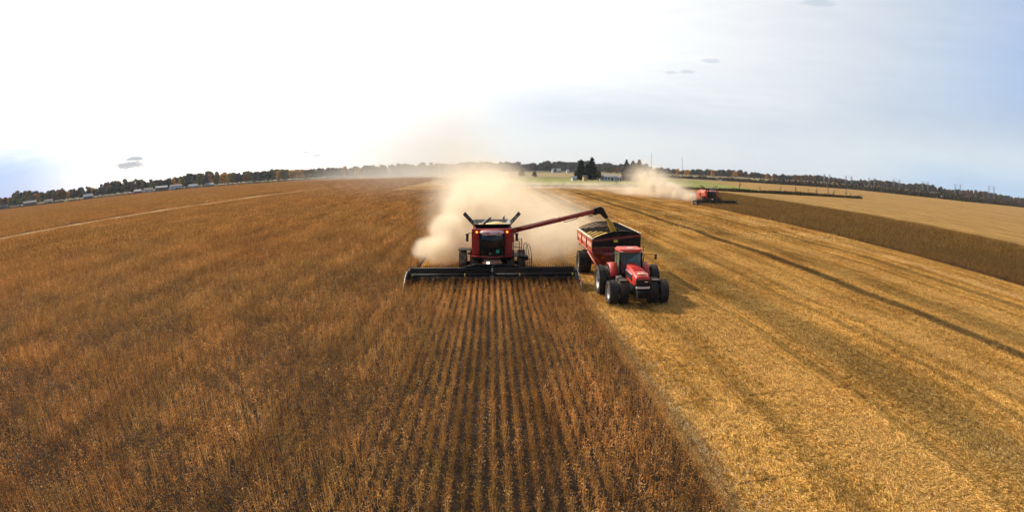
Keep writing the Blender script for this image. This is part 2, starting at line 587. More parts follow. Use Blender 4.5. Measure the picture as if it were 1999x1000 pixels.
def inside(x, y, P):
    c = False
    j = len(P) - 1
    for i in range(len(P)):
        xi, yi = P[i]; xj, yj = P[j]
        if (yi > y) != (yj > y) and x < (xj - xi) * (y - yi) / (yj - yi) + xi:
            c = not c
        j = i
    return c


def in_view(x, y, pad=8.0):
    """keep what the photograph could see, or what a camera a few steps aside could"""
    if math.hypot(x, y) < 14: return True
    a = math.degrees(math.atan2(x, y))
    d = math.hypot(x, y)
    return abs(a - 2) < 62 + math.degrees(math.atan2(pad, d))


PAL = [(.47, .245, .085), (.34, .165, .055), (.58, .345, .14), (.27, .18, .045), (.41, .265, .075), (.70, .50, .28), (.16, .08, .03)]


def crop_tile(seed, w, l, step, per, qs, h=.85):
    rnd = random.Random(seed)
    mb = MB(); mb.col = []

    def quad(p, u, v, c):
        b = len(mb.v)
        mb.v += [tuple(p - u), tuple(p + u * .8 + v * .1), tuple(p + v + u * .35), tuple(p + v * .9 - u * .35)]
        mb.face((b, b + 1, b + 2, b + 3))
        k = rnd.uniform(.75, 1.25)
        mb.col += [tuple(min(1, a * k) for a in c)] * 4
    rows = int(round(w / .38))
    for r in range(rows):
        x0 = -w / 2 + (r + .5) * .38
        y = -l / 2
        vig = rnd.uniform(.85, 1.08)
        while y < l / 2:
            y += step * rnd.uniform(.5, 1.5)
            if rnd.random() < .03: y += rnd.uniform(.05, .35)
            px = x0 + rnd.gauss(0, .022)
            hh = h * rnd.choice((.6, .8, .9, .95, 1.0, 1.12)) * rnd.uniform(.93, 1.05) * vig
            lean = Vector((rnd.gauss(0, .10), rnd.gauss(0, .10), 1)).normalized()
            tint = rnd.choices(PAL, (5, 4, 3, 2.2, 2.2, .8, 2))[0]
            lum = rnd.choice((.45, .65, .85, 1.0, 1.2, 1.5)); tint = tuple(a * lum for a in tint)
            # stem
            quad(Vector((px, y, 0)), Vector((.006, .003, 0)), lean * hh, (.40, .24, .10))
            for k in range(per):
                t = rnd.uniform(.1, 1.0) ** .8
                p = Vector((px, y, 0)) + lean * hh * t
                a = rnd.uniform(0, 2 * PI)
                sp = rnd.uniform(.01, .12) * (1.25 - .65 * t)
                p += Vector((math.cos(a) * sp, math.sin(a) * sp, 0))
                v = Vector((math.cos(a) * .55, math.sin(a) * .55, rnd.uniform(-.5, 1.1))).normalized() * qs * rnd.uniform(.9, 2.1)
                a2 = rnd.uniform(0, 2 * PI)
                u = Vector((math.cos(a2), math.sin(a2), rnd.uniform(-.4, .4))).normalized() * qs * .30
                c = tint if rnd.random() < .8 else rnd.choice(PAL)
                quad(p, u, v, c)
    # leaf litter between the rows
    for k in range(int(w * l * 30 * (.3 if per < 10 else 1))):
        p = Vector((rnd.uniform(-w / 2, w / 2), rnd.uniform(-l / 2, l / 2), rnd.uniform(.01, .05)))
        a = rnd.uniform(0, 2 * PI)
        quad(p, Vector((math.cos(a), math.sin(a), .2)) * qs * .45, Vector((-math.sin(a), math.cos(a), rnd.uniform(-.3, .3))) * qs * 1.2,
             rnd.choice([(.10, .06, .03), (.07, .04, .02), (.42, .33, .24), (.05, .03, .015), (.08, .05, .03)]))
    return mb


def straw_tile(seed, w, n, ln, wd, hmax):
    rnd = random.Random(seed)
    mb = MB(); mb.col = []
    for k in range(n):
        x, y = rnd.uniform(-w / 2, w / 2), rnd.uniform(-w / 2, w / 2)
        tuft = max(0.0, mnoise.noise(Vector((x * 1.3 + seed * 9, y * .9, seed))) + .25)
        z = rnd.uniform(0, hmax) * (.25 + 1.5 * tuft)
        a = rnd.gauss(PI / 2, .6)
        L = ln * rnd.uniform(.5, 1.6)
        d = Vector((math.cos(a), math.sin(a), rnd.gauss(0, .28))).normalized() * L
        s_ = Vector((-math.sin(a), math.cos(a), rnd.gauss(0, .5))).normalized() * wd * rnd.uniform(.6, 1.4)
        if rnd.random() < .10:                                   # cut stub standing in its row
            x = (round(x / .38)) * .38 + rnd.gauss(0, .02)
            d = Vector((rnd.gauss(0, .2), rnd.gauss(0, .2), 1)) * hmax * 1.2; z = 0
            s_ = Vector((1, 0, 0)) * wd
        p = Vector((x, y, z + .004))
        b = len(mb.v)
        mb.v += [tuple(p - s_), tuple(p + s_), tuple(p + d + s_ * .6), tuple(p + d - s_ * .6)]
        mb.face((b, b + 1, b + 2, b + 3))
        k_ = rnd.choice((.5, .7, .85, 1.0, 1.1, 1.2, 1.35))
        q = (k_, k_ * rnd.uniform(.92, 1.06), k_ * rnd.uniform(.8, 1.2))
        if rnd.random() < .02: q = (1.3, 1.6, 2.4)
        mb.col += [q] * 4
    return mb


def proto(mb, name, m, coll):
    me = bpy.data.meshes.new(name)
    me.from_pydata(mb.v, [], mb.f)
    me.materials.append(m)
    ca = me.color_attributes.new('Col', 'FLOAT_COLOR', 'POINT')
    flat = []
    for c in mb.col: flat += [c[0], c[1], c[2], 1.0]
    ca.data.foreach_set('color', flat)
    o = bpy.data.objects.new(name, me)
    coll.objects.link(o)
    return o


def scatter(name, pts, protos, label, cat):
    """one object of countless plants: points + geometry nodes instancing. pts: (x, y, idx, rz, sx, sz)"""
    coll = bpy.data.collections.new(name + '_kinds')
    for i, (mb, m) in enumerate(protos):
        proto(mb, f'{name}_kind_{i:02d}', m, coll)
    me = bpy.data.meshes.new(name)
    me.from_pydata([(p[0], p[1], p[6] if len(p) > 6 else .01) for p in pts], [], [])
    a = me.attributes.new('idx', 'INT', 'POINT'); a.data.foreach_set('value', [int(p[2]) for p in pts])
    a = me.attributes.new('rot', 'FLOAT_VECTOR', 'POINT'); a.data.foreach_set('vector', [q for p in pts for q in (0.0, 0.0, p[3])])
    a = me.attributes.new('scl', 'FLOAT_VECTOR', 'POINT'); a.data.foreach_set('vector', [q for p in pts for q in (p[4], 1.0 if len(p) < 8 else p[7], p[5])])
    o = bpy.data.objects.new(name, me)
    C.objects.link(o)
    ng = bpy.data.node_groups.new(name, 'GeometryNodeTree')
    ng.interface.new_socket('Geometry', in_out='INPUT', socket_type='NodeSocketGeometry')
    ng.interface.new_socket('Geometry', in_out='OUTPUT', socket_type='NodeSocketGeometry')
    gi = ng.nodes.new('NodeGroupInput'); go = ng.nodes.new('NodeGroupOutput')
    ci = ng.nodes.new('GeometryNodeCollectionInfo')
    ci.inputs['Collection'].default_value = coll
    ci.inputs['Separate Children'].default_value = True
    ci.inputs['Reset Children'].default_value = True
    ip = ng.nodes.new('GeometryNodeInstanceOnPoints')
    ip.inputs['Pick Instance'].default_value = True

    def att(nm, dt):
        nd = ng.nodes.new('GeometryNodeInputNamedAttribute'); nd.data_type = dt; nd.inputs['Name'].default_value = nm
        return nd.outputs['Attribute']
    L = ng.links.new
    L(gi.outputs[0], ip.inputs['Points']); L(ci.outputs[0], ip.inputs['Instance'])
    L(att('idx', 'INT'), ip.inputs['Instance Index'])
    L(att('rot', 'FLOAT_VECTOR'), ip.inputs['Rotation'])
    L(att('scl', 'FLOAT_VECTOR'), ip.inputs['Scale'])
    L(ip.outputs[0], go.inputs[0])
    md = o.modifiers.new('scatter', 'NODES'); md.node_group = ng
    tag(o, label, cat, kind='stuff')
    return o


def crop_points(poly, x0, near, far, rnd, hole=None, ylo=-12, yhi=780, xlo=-700, xhi=100, side=1):
    """fills poly with small tiles near the camera and large ones beyond, on one row grid starting at x0"""
    pts = []
    B = 9.12
    i0, i1 = int((xlo - x0) / B) - 1, int((xhi - x0) / B) + 1
    for i in range(i0, i1):
        for j in range(int(ylo / 9) - 1, int(yhi / 9) + 1):
            cx, cy = x0 + (i + .5) * B, (j + .5) * 9.0
            if not in_view(cx, cy, 12): continue
            d = math.hypot(cx, cy)
            sub_all = all(inside(cx + a, cy + b, poly) and not (hole and hole(cx + a, cy + b)) for a in (-3.04, 0, 3.04) for b in (-3, 0, 3))
            if d > 85 and sub_all:
                pts.append((cx, cy, near + rnd.randrange(far), rnd.choice((0, PI)), rnd.choice((1, 1, -1)), rnd.uniform(.9, 1.08)))
                continue
            for a in (-3.04, 0, 3.04):
                for b in (-3, 0, 3):
                    x, y = cx + a, cy + b
                    if not inside(x, y, poly) or (hole and hole(x, y)): continue
                    pts.append((x, y, rnd.randrange(near), rnd.choice((0, PI)), rnd.choice((1, -1)), rnd.uniform(.92, 1.08)))
    return pts


def path_hole(x, y):
    for (xa, ya), (xb, yb) in zip(PATH, PATH[1:]):
        if ya <= y <= yb:
            xc = xa + (xb - xa) * (y - ya) / (yb - ya)
            return xc - 1.0 < x < xc + PATHW - 1.0
    return False


rnd = random.Random(3)
crop_protos = [(crop_tile(i, 3.04, 3.0, .085, 22, .038), CROP) for i in range(6)] + [(crop_tile(50 + i, 9.12, 9.0, .20, 12, .085), CROP) for i in range(4)]
ptsA = crop_points(CROP_A, 5.8, 6, 4, rnd, path_hole)
scatter('soybean_crop', ptsA, crop_protos, 'tall reddish brown ripe crop standing in rows in front of the combine', 'crop')
ptsB = crop_points(CROP_B, 50.0, 6, 4, rnd, xlo=45, xhi=100)
scatter('soybean_strip', ptsB, crop_protos, 'olive brown uncut crop strip between golden stubble on the right', 'crop')

straw_protos = [(straw_tile(i, 3.0, 5600, .13, .0075, .09), STRAW) for i in range(5)] + [(straw_tile(70 + i, 9.0, 8000, .26, .026, .13), STRAW) for i in range(3)]
pts = []
for i in range(-7, 14):
    for j in range(-2, 32):
        cx, cy = 5.8 + (i + .5) * 9, (j + .5) * 9
        if not in_view(cx, cy, 12): continue
        far_ = math.hypot(cx, cy) > 75
        if far_ and inside(cx, cy, STUB_POLY) and not inside(cx, cy, CROP_B) and cx < 96:
            pts.append((cx, cy, 5 + rnd.randrange(3), rnd.choice((0, PI)), rnd.choice((1, -1)), rnd.uniform(.9, 1.1)))
        elif not far_:
            for a in (-3, 0, 3):
                for b in (-3, 0, 3):
                    x, y = cx + a, cy + b
                    if inside(x, y, STUB_POLY) and not inside(x, y, CROP_B):
                        pts.append((x, y, rnd.randrange(5), rnd.choice((0, PI)), rnd.choice((1, -1)), rnd.uniform(.8, 1.3)))
scatter('straw_litter', pts, straw_protos, 'golden chopped straw and stubble covering the harvested ground', 'straw')

# whitish stalks thrown out along the crop edge
rnd = random.Random(77)
mb = MB(); mb.col = []
for k in range(1500):
    y = rnd.uniform(4, 37) if rnd.random() < .8 else rnd.uniform(37, 120)
    x = 6.55 + abs(rnd.gauss(0, .45)) - .35 * rnd.random() + .25 * math.sin(y * .7) + (rnd.gauss(0, 1.3) if rnd.random() < .35 else 0)
    if x < 6.05: continue
    a = rnd.gauss(PI / 2, .7); L = rnd.uniform(.06, .24); w = rnd.uniform(.004, .010)
    d = Vector((math.cos(a), math.sin(a), rnd.gauss(0, .2))) * L; sd_ = Vector((-math.sin(a), math.cos(a), .3)) * w
    p = Vector((x, y, rnd.uniform(.03, .13)))
    mb.poly([tuple(p - sd_), tuple(p + sd_), tuple(p + d + sd_), tuple(p + d - sd_)])
    c = rnd.choice([(.70, .58, .42), (.6, .44, .26), (.45, .30, .15), (.62, .52, .42)])
    mb.col += [c] * 4
o = mb.build('pale_straw', leafy('pale_straw', (1, 1, 1), .15), recalc=False)
tag(o, 'whitish loose stalks strewn along the edge between crop and stubble', 'straw', kind='stuff')
#PART2
# ------------------------------------------------------------------ machines: shared pieces
def tyre_mb(rad, w, rim, nl=22, lug=.05):
    mb = MB()
    h = w / 2
    mb.lathe_x([(-h * .78, rim), (-h * .98, rim + (rad - rim) * .35), (-h, rim + (rad - rim) * .65), (-h * .90, rad * .965), (-h * .5, rad - .01), (0, rad),
                (h * .5, rad - .01), (h * .90, rad * .965), (h, rim + (rad - rim) * .65), (h * .98, rim + (rad - rim) * .35), (h * .78, rim)], 48, 0, closed=True)
    for s in (-1, 1):
        for k in range(nl):
            a0 = 2 * PI * (k + (.5 if s > 0 else 0)) / nl
            da = .30
            th = .5 * 2 * PI / nl * .48
            P = []
            for (x, a, r0) in ((s * -.02, a0, rad - .02), (s * h * .96, a0 + da, rad * .955)):
                for rr in (r0, r0 + lug + .02):
                    for sg in (-1, 1):
                        aa = a + sg * th
                        P.append((x, rr * math.cos(aa), rr * math.sin(aa)))
            p = P
            mb.hexa([p[0], p[1], p[5], p[4], p[2], p[3], p[7], p[6]])
    return mb


def rim_mb(rim, w, side=-1, dish=.10):
    """steel disc wheel; side: which way the dish faces"""
    mb = MB()
    h = w / 2 * .80
    s = side
    mb.lathe_x([(s * h, rim * 1.04), (s * h, rim * .93), (s * (h - dish * .6), rim * .90), (s * (h - dish * 1.6), rim * .55), (s * (h - dish * 1.4), rim * .30), (s * (h - dish * .9), rim * .28), (s * (h - dish * .9), 0.001)], 32, 0)
    mb.lathe_x([(-s * h, rim * 1.04), (-s * h, rim * .9), (s * h * .2, rim * .86), (s * h, rim * .93)], 32, 0)
    for k in range(10):
        a = 2 * PI * k / 10
        x0 = s * (h - dish * 1.2)
        mb.tube([(x0 - s * .03, .40 * rim * math.cos(a), .40 * rim * math.sin(a)), (x0 + s * .02, .40 * rim * math.cos(a), .40 * rim * math.sin(a))], .018, 6)
    return mb


_wheel_cache = {}


def wheel(parent, x, y, rad, w, rimr, side, rim_m, tyre_m, nl=22, name='wheel'):
    key = (rad, w, rimr, side, rim_m.name, tyre_m.name)
    if key not in _wheel_cache:
        r = rim_mb(rimr, w, side).build(name, rim_m, parent, (x, y, rad + .03))
        t = tyre_mb(rad, w, rimr, nl).build('tyre', tyre_m, r)
        _wheel_cache[key] = r
        return r
    r = copy_tree(_wheel_cache[key], parent)
    r.location = (x, y, rad + .03)
    return r


def text_mesh(s, size, m, parent, name, loc, rot, ext=.004, width=1.0):
    cu = bpy.data.curves.new(name, 'FONT')
    cu.body = s; cu.size = size; cu.extrude = ext; cu.align_x = 'CENTER'; cu.align_y = 'CENTER'; cu.offset = .006
    tmp = bpy.data.objects.new(name, cu)
    C.objects.link(tmp)
    bpy.context.view_layer.update()
    me = bpy.data.meshes.new_from_object(tmp.evaluated_get(bpy.context.evaluated_depsgraph_get()))
    bpy.data.objects.remove(tmp)
    me.materials.clear(); me.materials.append(m)
    o = bpy.data.objects.new(name, me)
    C.objects.link(o)
    o.parent = parent; o.location = loc; o.rotation_euler = rot; o.scale = (width, 1, 1)
    return o


# ------------------------------------------------------------------ combine harvester
def make_combine():
    root = empty('combine_harvester')
    # main body: side outline extruded across
    mb = MB()
    prof = [(-1.0, 1.75), (-1.0, 3.78), (3.7, 3.78), (4.4, 3.45), (5.3, 3.15), (6.2, 2.95), (6.5, 2.2), (6.4, 1.3), (5.4, 1.05), (3.6, 1.1), (2.6, 1.3), (1.2, 1.45), (.3, 1.7)]
    mb.prism(prof, 'x', -1.42, 1.42)
    mb.build('body', RED_D, root, bevel=.03)
    for s in (-1, 1):
        mb = MB()
        # curved outer skin, slightly bulged, front corner rounded
        ys = [-1.12, -1.05, -.8, 0, 1.2, 2.6, 3.9, 5.0, 5.9]
        xs = [1.36, 1.47, 1.54, 1.56, 1.57, 1.57, 1.56, 1.53, 1.46]
        zt = [3.70, 3.76, 3.79, 3.79, 3.79, 3.79, 3.66, 3.36, 3.12]
        zb = [1.86, 1.82, 1.80, 1.72, 1.62, 1.45, 1.40, 1.34, 1.45]
        rings = []
        for y, x, t, b_ in zip(ys, xs, zt, zb):
            rings.append([(s * (x - .07), y, b_), (s * x, y, b_ + .12), (s * (x + .02), y, (t + b_) / 2), (s * x, y, t - .12), (s * (x - .08), y, t)])
        b0 = len(mb.v)
        for r_ in rings: mb.v += r_
        for i in range(len(rings) - 1):
            for k in range(4):
                mb.face((b0 + i * 5 + k, b0 + i * 5 + k + 1, b0 + (i + 1) * 5 + k + 1, b0 + (i + 1) * 5 + k), 0, True)
        sp = mb.build('side_panel', ORANGE_LIT if s < 0 else RED, root)  # left skin gets the sunlit orange, right skin the plain red
        sd_ = sp.modifiers.new('thickness', 'SOLIDIFY'); sd_.thickness = .03
        # panel seams, grille and pale decal stripe
        g = MB()
        for k in range(9):
            g.box((s * 1.60, 3.1 + .0, 2.15 + k * .07), (.02, 1.0, .03))
        g.box((s * 1.592, 3.1, 2.43), (.01, 1.1, .70))
        g.build('side_grille', BLACKM, sp)
        d = MB()
        d.box((s * 1.60, 1.3, 3.25), (.012, 2.2, .16))
        d.build('side_stripe', WHITE, sp)
    # front shoulders beside the cab
    for s in (-1, 1):
        mb = MB()
        pl_ = [(.96, 1.82), (1.50, 1.82), (1.555, 2.3), (1.56, 3.3), (1.52, 3.74), (.96, 3.78)]
        pts = [(s * a, b_) for a, b_ in pl_]
        mb.prism(pts, 'y', -1.16, -.98)
        mb.build('front_panel', RED, root, bevel=.04)
    mb = MB()
    mb.box((0, -1.1, 3.74), (3.06, .24, .12)); mb.build('roof_edge', RED, root, bevel=.03)
    # cab shell
    mb = MB()
    arc = [(-.90, -1.45), (-.62, -1.66), (-.3, -1.77), (0, -1.80), (.3, -1.77), (.62, -1.66), (.90, -1.45)]
    fl = [(-.93, -.95)] + arc + [(.93, -.95)]
    b0 = 0
    mb.prism(fl, 'z', 1.66, 1.80)
    cabf = mb.build('cab', RED_D, root, bevel=.02)
    mb = MB()
    for s in (-1, 1):
        mb.tube([(s * .90, -1.44, 1.78), (s * .915, -1.46, 2.6), (s * .90, -1.44, 3.44)], .045, 8, 0)
        mb.tube([(s * .945, -1.02, 1.78), (s * .95, -1.02, 3.44)], .05, 8, 0)
    mb.box((0, -1.0, 2.6), (1.86, .05, 1.66), 0)
    mb.build('cab_frame', BLACKM, cabf)
    mb = MB()
    zs = [1.80, 2.05, 2.6, 3.1, 3.42]; bul = [.93, .98, 1.0, .99, .965]
    for z, k in zip(zs, bul):
        mb.v += [(x * k * .99, y * k - .02 * k, z) for x, y in arc]
    for i in range(4):
        for k in range(6):
            mb.face((i * 7 + k, i * 7 + k + 1, (i + 1) * 7 + k + 1, (i + 1) * 7 + k), 0, True)
    mb.build('windshield', GLASS_D, cabf)
    mb = MB()
    for s in (-1, 1): mb.poly([(s * .925, -1.42, 1.82), (s * .945, -1.04, 1.82), (s * .945, -1.04, 3.42), (s * .925, -1.42, 3.42)])
    mb.parts('side_window', GLASS_D, cabf)
    # cab inside: seat, wheel column, monitor
    mb = MB()
    mb.box((0, -1.2, 2.2), (.5, .25, .14)); mb.box((0, -1.1, 2.6), (.48, .1, .7)); mb.box((.42, -1.25, 2.35), (.12, .3, .4))
    mb.build('seat', BLACKM, cabf, bevel=.03)
    mb = MB(); mb.tube([(0, -1.6, 1.85), (0, -1.48, 2.35)], .04, 8); mb.tube([(.17 * math.cos(a), -1.46, 2.38 + .17 * math.sin(a)) for a in [k * PI / 6 for k in range(13)]], .015, 6)
    mb.build('steering_wheel', BLACKM, cabf)
    mb = MB(); mb.box((.42, -1.60, 2.13), (.25, .03, .26)); mb.build('monitor', SCREEN, cabf, rot=None)
    mb = MB(); mb.tube([(-.25, -1.72, 1.85), (.10, -1.80, 3.1)], .012, 5); mb.build('wiper', BLACKM, cabf)
    # roof visor: lens shaped pale panel over the windshield
    mb = MB()
    NV = 14
    top, bot = [], []
    for k in range(NV + 1):
        u = -1 + 2 * k / NV
        x = u * .94
        y = -1.98 + .42 * u * u
        hgt = math.sqrt(max(0, 1 - u * u))
        top.append((x, y + .10, 3.56 + .19 * hgt)); bot.append((x, y, 3.56 - .15 * hgt))
    mb.v = top + bot + [(p[0], -1.05, 3.78) for p in top] + [(p[0], -1.1, 3.46) for p in bot]
    n = NV + 1
    for k in range(NV):
        mb.face((k, k + 1, n + k + 1, n + k), 0, True)
        mb.face((k, k + 1, 2 * n + k + 1, 2 * n + k), 1, True)
        mb.face((n + k, n + k + 1, 3 * n + k + 1, 3 * n + k), 2, True)
    vis = mb.build('cab_roof', [VISOR, RED, RED_D], cabf)
    text_mesh('CASE', .20, RED, vis, 'lettering', (-.42, -2.015, 3.565), (R(72), 0, 0), width=1.05)
    text_mesh('IH', .20, RED, vis, 'lettering', (.52, -1.985, 3.565), (R(72), 0, 0), width=1.05)
    mb = MB()
    for x in (-.62, -.42, .42, .62): mb.box((x, -1.86 + .2 * x * x, 3.40), (.12, .08, .07))
    mb.parts('work_light', SILVER, vis)
    for s in (-1, 1):
        mb = MB(); mb.tube([(s * 1.15, -1.17, 3.57), (s * 1.15, -1.25, 3.57)], [.085, .075], 12); mb.build('amber_light', AMBER, root)
    for s in (-1, 1):                       # mirrors on arms
        mb = MB(); mb.tube([(s * 1.35, -1.15, 3.50), (s * 1.75, -1.30, 3.52), (s * 1.88, -1.32, 3.42)], .022, 6)
        ar = mb.build('mirror_arm', BLACKM, root)
        mb = MB(); mb.box((s * 1.87, -1.33, 3.13), (.20, .10, .50)); mb.box((s * 1.87, -1.33, 3.43), (.30, .22, .09))
        mb.build('mirror', MIRR, ar, bevel=.03)
    # under the cab: black frame, feeder house, axle
    mb = MB()
    mb.box((0, -.85, 1.55), (2.9, .35, .42)); mb.box((0, -.1, 1.15), (1.1, 1.6, .7)); mb.box((0, 0, 1.02), (3.0, .34, .34))
    mb.box((-1.0, -1.2, 1.62), (1.1, .5, .07)); mb.box((1.0, -1.2, 1.62), (1.1, .5, .07))
    for s in (-1, 1): mb.tube([(s * .75, -1.1, 1.4), (s * .75, -1.25, 1.4)], .07, 10)
    mb.build('front_frame', BLACK, root, bevel=.015)
    mb = MB(); mb.box((0, -1.32, 1.735), (3.10, .36, .10)); mb.build('cab_step', RED, root, bevel=.03)
    mb = MB()
    mb.hexa([(-.72, -3.35, .45), (.72, -3.35, .45), (.62, -.9, 1.0), (-.62, -.9, 1.0), (-.72, -3.35, 1.15), (.72, -3.35, 1.15), (.62, -.9, 1.62), (-.62, -.9, 1.62)])
    mb.box((0, -3.2, .85), (1.7, .14, .85)); mb.box((0, -2.2, 1.36), (1.5, .10, .10))
    fh = mb.build('feeder_house', DUSTRED, root, bevel=.02)
    mb = MB(); mb.box((-.30, -2.50, 1.42), (.20, .10, .14)); mb.build('work_light', LAMPW, fh)
    for x in (-.62, .60):
        mb = MB(); mb.box((x, -2.5, 1.40), (.12, .05, .14)); mb.build('reflector', AMBER_O, fh)
    # tank extension and its rim
    mb = MB()
    base = [(-1.30, -.15), (1.30, -.15), (1.30, 3.1), (-1.30, 3.1)]
    def rr(hx, y0, y1, z, rad, n=5):
        pts = []
        for cx, cy, a0 in ((hx - rad, y0 + rad, -90), (hx - rad, y1 - rad, 0), (-hx + rad, y1 - rad, 90), (-hx + rad, y0 + rad, 180)):
            for k in range(n + 1):
                a = R(a0 + 90 * k / n)
                pts.append((cx + rad * math.cos(a), cy + rad * math.sin(a), z))
        return pts
    lo_, hi_ = rr(1.22, -.25, 3.2, 3.78, .12), rr(1.56, -.55, 3.65, 4.10, .35)
    hi2, lo2 = rr(1.51, -.50, 3.60, 4.10, .32), rr(1.17, -.20, 3.15, 3.80, .10)
    for ring in (lo_, hi_, hi2, lo2): mb.v += ring
    n = len(lo_)
    for a, b_, m_ in ((0, 1, 0), (1, 2, 0), (2, 3, 1)):
        for k in range(n):
            k2 = (k + 1) % n
            mb.face((a * n + k, a * n + k2, b_ * n + k2, b_ * n + k), m_, False)
    tk = mb.build('grain_tank', [BLACK, DARKIN], root)
    mb = MB(); mb.box((0, 1.5, 3.80), (2.5, 3.5, .03)); mb.build('tank_floor', DARKIN, tk)
    for s in (-1, 1):                       # raised side flaps, slatted
        mb = MB()
        for k in range(5):
            y = -.35 + k * .62
            mb.tube([(s * 1.42, y, 4.0), (s * 2.22, y + .04, 4.86)], .035, 5)
        mb.tube([(s * 1.62, -.40, 4.22), (s * 1.62, 2.2, 4.22)], .03, 5)
        mb.tube([(s * 1.92, -.40, 4.54), (s * 1.92, 2.2, 4.54)], .03, 5)
        mb.tube([(s * 2.20, -.40, 4.85), (s * 2.20, 2.2, 4.85)], .03, 5)
        mb.build('tank_flap', BLACK, tk)
        mb = MB(); mb.poly([(s * 1.44, -.3, 4.02), (s * 1.60, -.3, 4.19), (s * 1.60, 1.6, 4.19), (s * 1.44, 1.6, 4.02)]); mb.build('flap_skirt', BLACKM, tk)
    mb = MB()
    mb.tube([(-.75, .2, 3.92), (-.10, .9, 4.46)], .075, 8, 0); mb.tube([(-.9, .12, 4.0), (-.25, .8, 4.5)], .03, 6, 1)
    mb.build('bubble_auger', [BLACK, SILVER], tk)
    # unloading auger: origin at its pivot, swung out towards the cart
    piv = Vector((1.50, .75, 3.40))
    tip = Vector((8.12, -2.1, 5.30))
    aug = MB()
    d = tip - piv
    P = lambda t: tuple(d * t)
    aug.tube([(0, 0, -.9), (0, 0, -.3), P(.02), P(.08)], [.24, .24, .24, .21], 12, 0)
    aug.tube([P(.06), P(.55), P(.56), P(.97)], [.19, .19, .175, .175], 14, 0)
    for t in (.08, .22, .56, .80): aug.tube([P(t - .004), P(t + .004)], .21, 14, 0)
    ao = aug.build('unloading_auger', RED_A, root, loc=tuple(piv))
    mb = MB()
    mb.tube([tuple(d * .6 - Vector((0, 0, .20))), tuple(d * .62 - Vector((0, 0, .30))), tuple(d * .74 - Vector((0, 0, .26))), tuple(d * .76 - Vector((0, 0, .17)))], .03, 6)
    mb.tube([tuple(d * .88 - Vector((0, 0, .17))), tuple(d * .88 - Vector((0, 0, .34)))], .03, 6)
    mb.box(tuple(d * .905 - Vector((0, 0, .28))), (.20, .1, .08)); mb.box(tuple(d * .94 - Vector((0, 0, .22))), (.3, .14, .12))
    mb.tube([tuple(d * .05 + Vector((0, -.1, .2))), tuple(d * .5 + Vector((0, -.12, .22)))], .015, 5)
    mb.parts('auger_bracket', BLACK, ao)
    # spout: black boot bending down
    mb = MB()
    dn = d.normalized()
    e0, e1 = d * .93, d * 1.01
    A = [e0 + Vector((0, sy * .21, sz * .22)) for sy, sz in ((-1, -1), (1, -1), (1, 1), (-1, 1))]
    B = [e1 + Vector((-.02, sy * .22, sz)) for sy, sz in ((-1, -.30), (1, -.30), (1, .26), (-1, .26))]
    t2 = e1 + Vector((.42, 0, -.62))
    B2 = [e1 + Vector((-.12, sy * .22, -.28)) if i < 2 else e1 + Vector((.08, sy * .22, .22)) for i, sy in enumerate((-1, 1, 1, -1))]
    Cc = [t2 + Vector((-.13, -.14, -.05)), t2 + Vector((-.13, .14, -.05)), t2 + Vector((.13, .14, .03)), t2 + Vector((.13, -.14, .03))]
    mb.hexa(A + B); mb.hexa(B2 + Cc)
    mb.build('spout', BLACKM, ao, bevel=.02)
    # operator platform, railings and ladder (right of the picture)
    mb = MB()
    mb.box((2.02, -.55, 1.72), (.95, 1.7, .07)); mb.box((2.5, -.9, 1.55), (.5, .9, .30))
    pf = mb.build('platform', BLACK, root, bevel=.01)
    mb = MB()
    for x in (1.60, 2.08): mb.tube([(x, -1.38, 1.75), (x, -1.38, 2.85), ], .025, 6)
    mb.tube([(1.60, -1.38, 2.82), (1.70, -1.38, 2.93), (2.0, -1.38, 2.93), (2.08, -1.38, 2.82)], .025, 6)
    for z in (2.1, 2.42, 2.65): mb.tube([(1.60, -1.38, z), (2.08, -1.38, z)], .018, 6)
    mb.tube([(2.30, -.3, 1.75), (2.30, -.3, 2.95)], .03, 6)
    for x, o_ in ((2.42, 0), (2.62, .12)):
        mb.tube([(x, -.9, 1.75), (x, -.9, 2.45 - o_), (x + .06, -.9, 2.68 - o_), (x + .18, -.9, 2.72 - o_), (x + .30, -.95, 2.45 - o_), (x + .42, -1.0, 1.6), (x + .42, -1.0, 1.1)], .025, 6)
    for z in (2.2, 2.85): mb.tube([(2.30, -.3, z), (1.62, .9, z)], .02, 6)
    mb.build('railing', BLACK, pf)
    mb = MB()
    for x in (2.66, 3.02): mb.tube([(x, -1.12, 1.7), (x, -1.25, .55)], .03, 6)
    for k in range(4): mb.box((2.84, -1.15 - k * .03, 1.45 - k * .28), (.36, .2, .03))
    mb.build('ladder', BLACK, pf)
    mb = MB()
    mb.box((-2.10, -.2, 1.98 + .16), (1.05, 1.2, .05)); mb.box((-1.7, -.9, 1.9), (.35, .3, .1))
    mb.build('wheel_guard', BLACKM, root, bevel=.01)
    # wheels
    for s in (-1, 1):
        wheel(root, s * 1.42, 0, .98, .60, .52, s, RED, RUBBER_D, 20)
        wheel(root, s * 2.28, 0, .98, .60, .52, s, RED, RUBBER_D, 20)
        wheel(root, s * 1.35, 3.9, .70, .50, .36, s, RED, RUBBER_D, 18, name='rear_wheel')
    mb = MB(); mb.box((0, 3.9, .75), (2.4, .3, .3)); mb.tube([(-2.3, 0, 1.01), (2.3, 0, 1.01)], .14, 10); mb.parts('axle', BLACK, root)
    mb = MB(); mb.hexa([(-.9, 5.6, .7), (.9, 5.6, .7), (1.0, 6.9, .8), (-1.0, 6.9, .8), (-.9, 5.6, 1.5), (.9, 5.6, 1.5), (1.0, 6.9, 1.3), (-1.0, 6.9, 1.3)]); mb.build('straw_chopper', BLACK, root, bevel=.02)
    mb = MB(); mb.tube([(1.0, 4.2, 3.5), (1.0, 4.2, 4.2), (1.0, 4.35, 4.3)], .09, 10); mb.build('exhaust', GREYM, root)
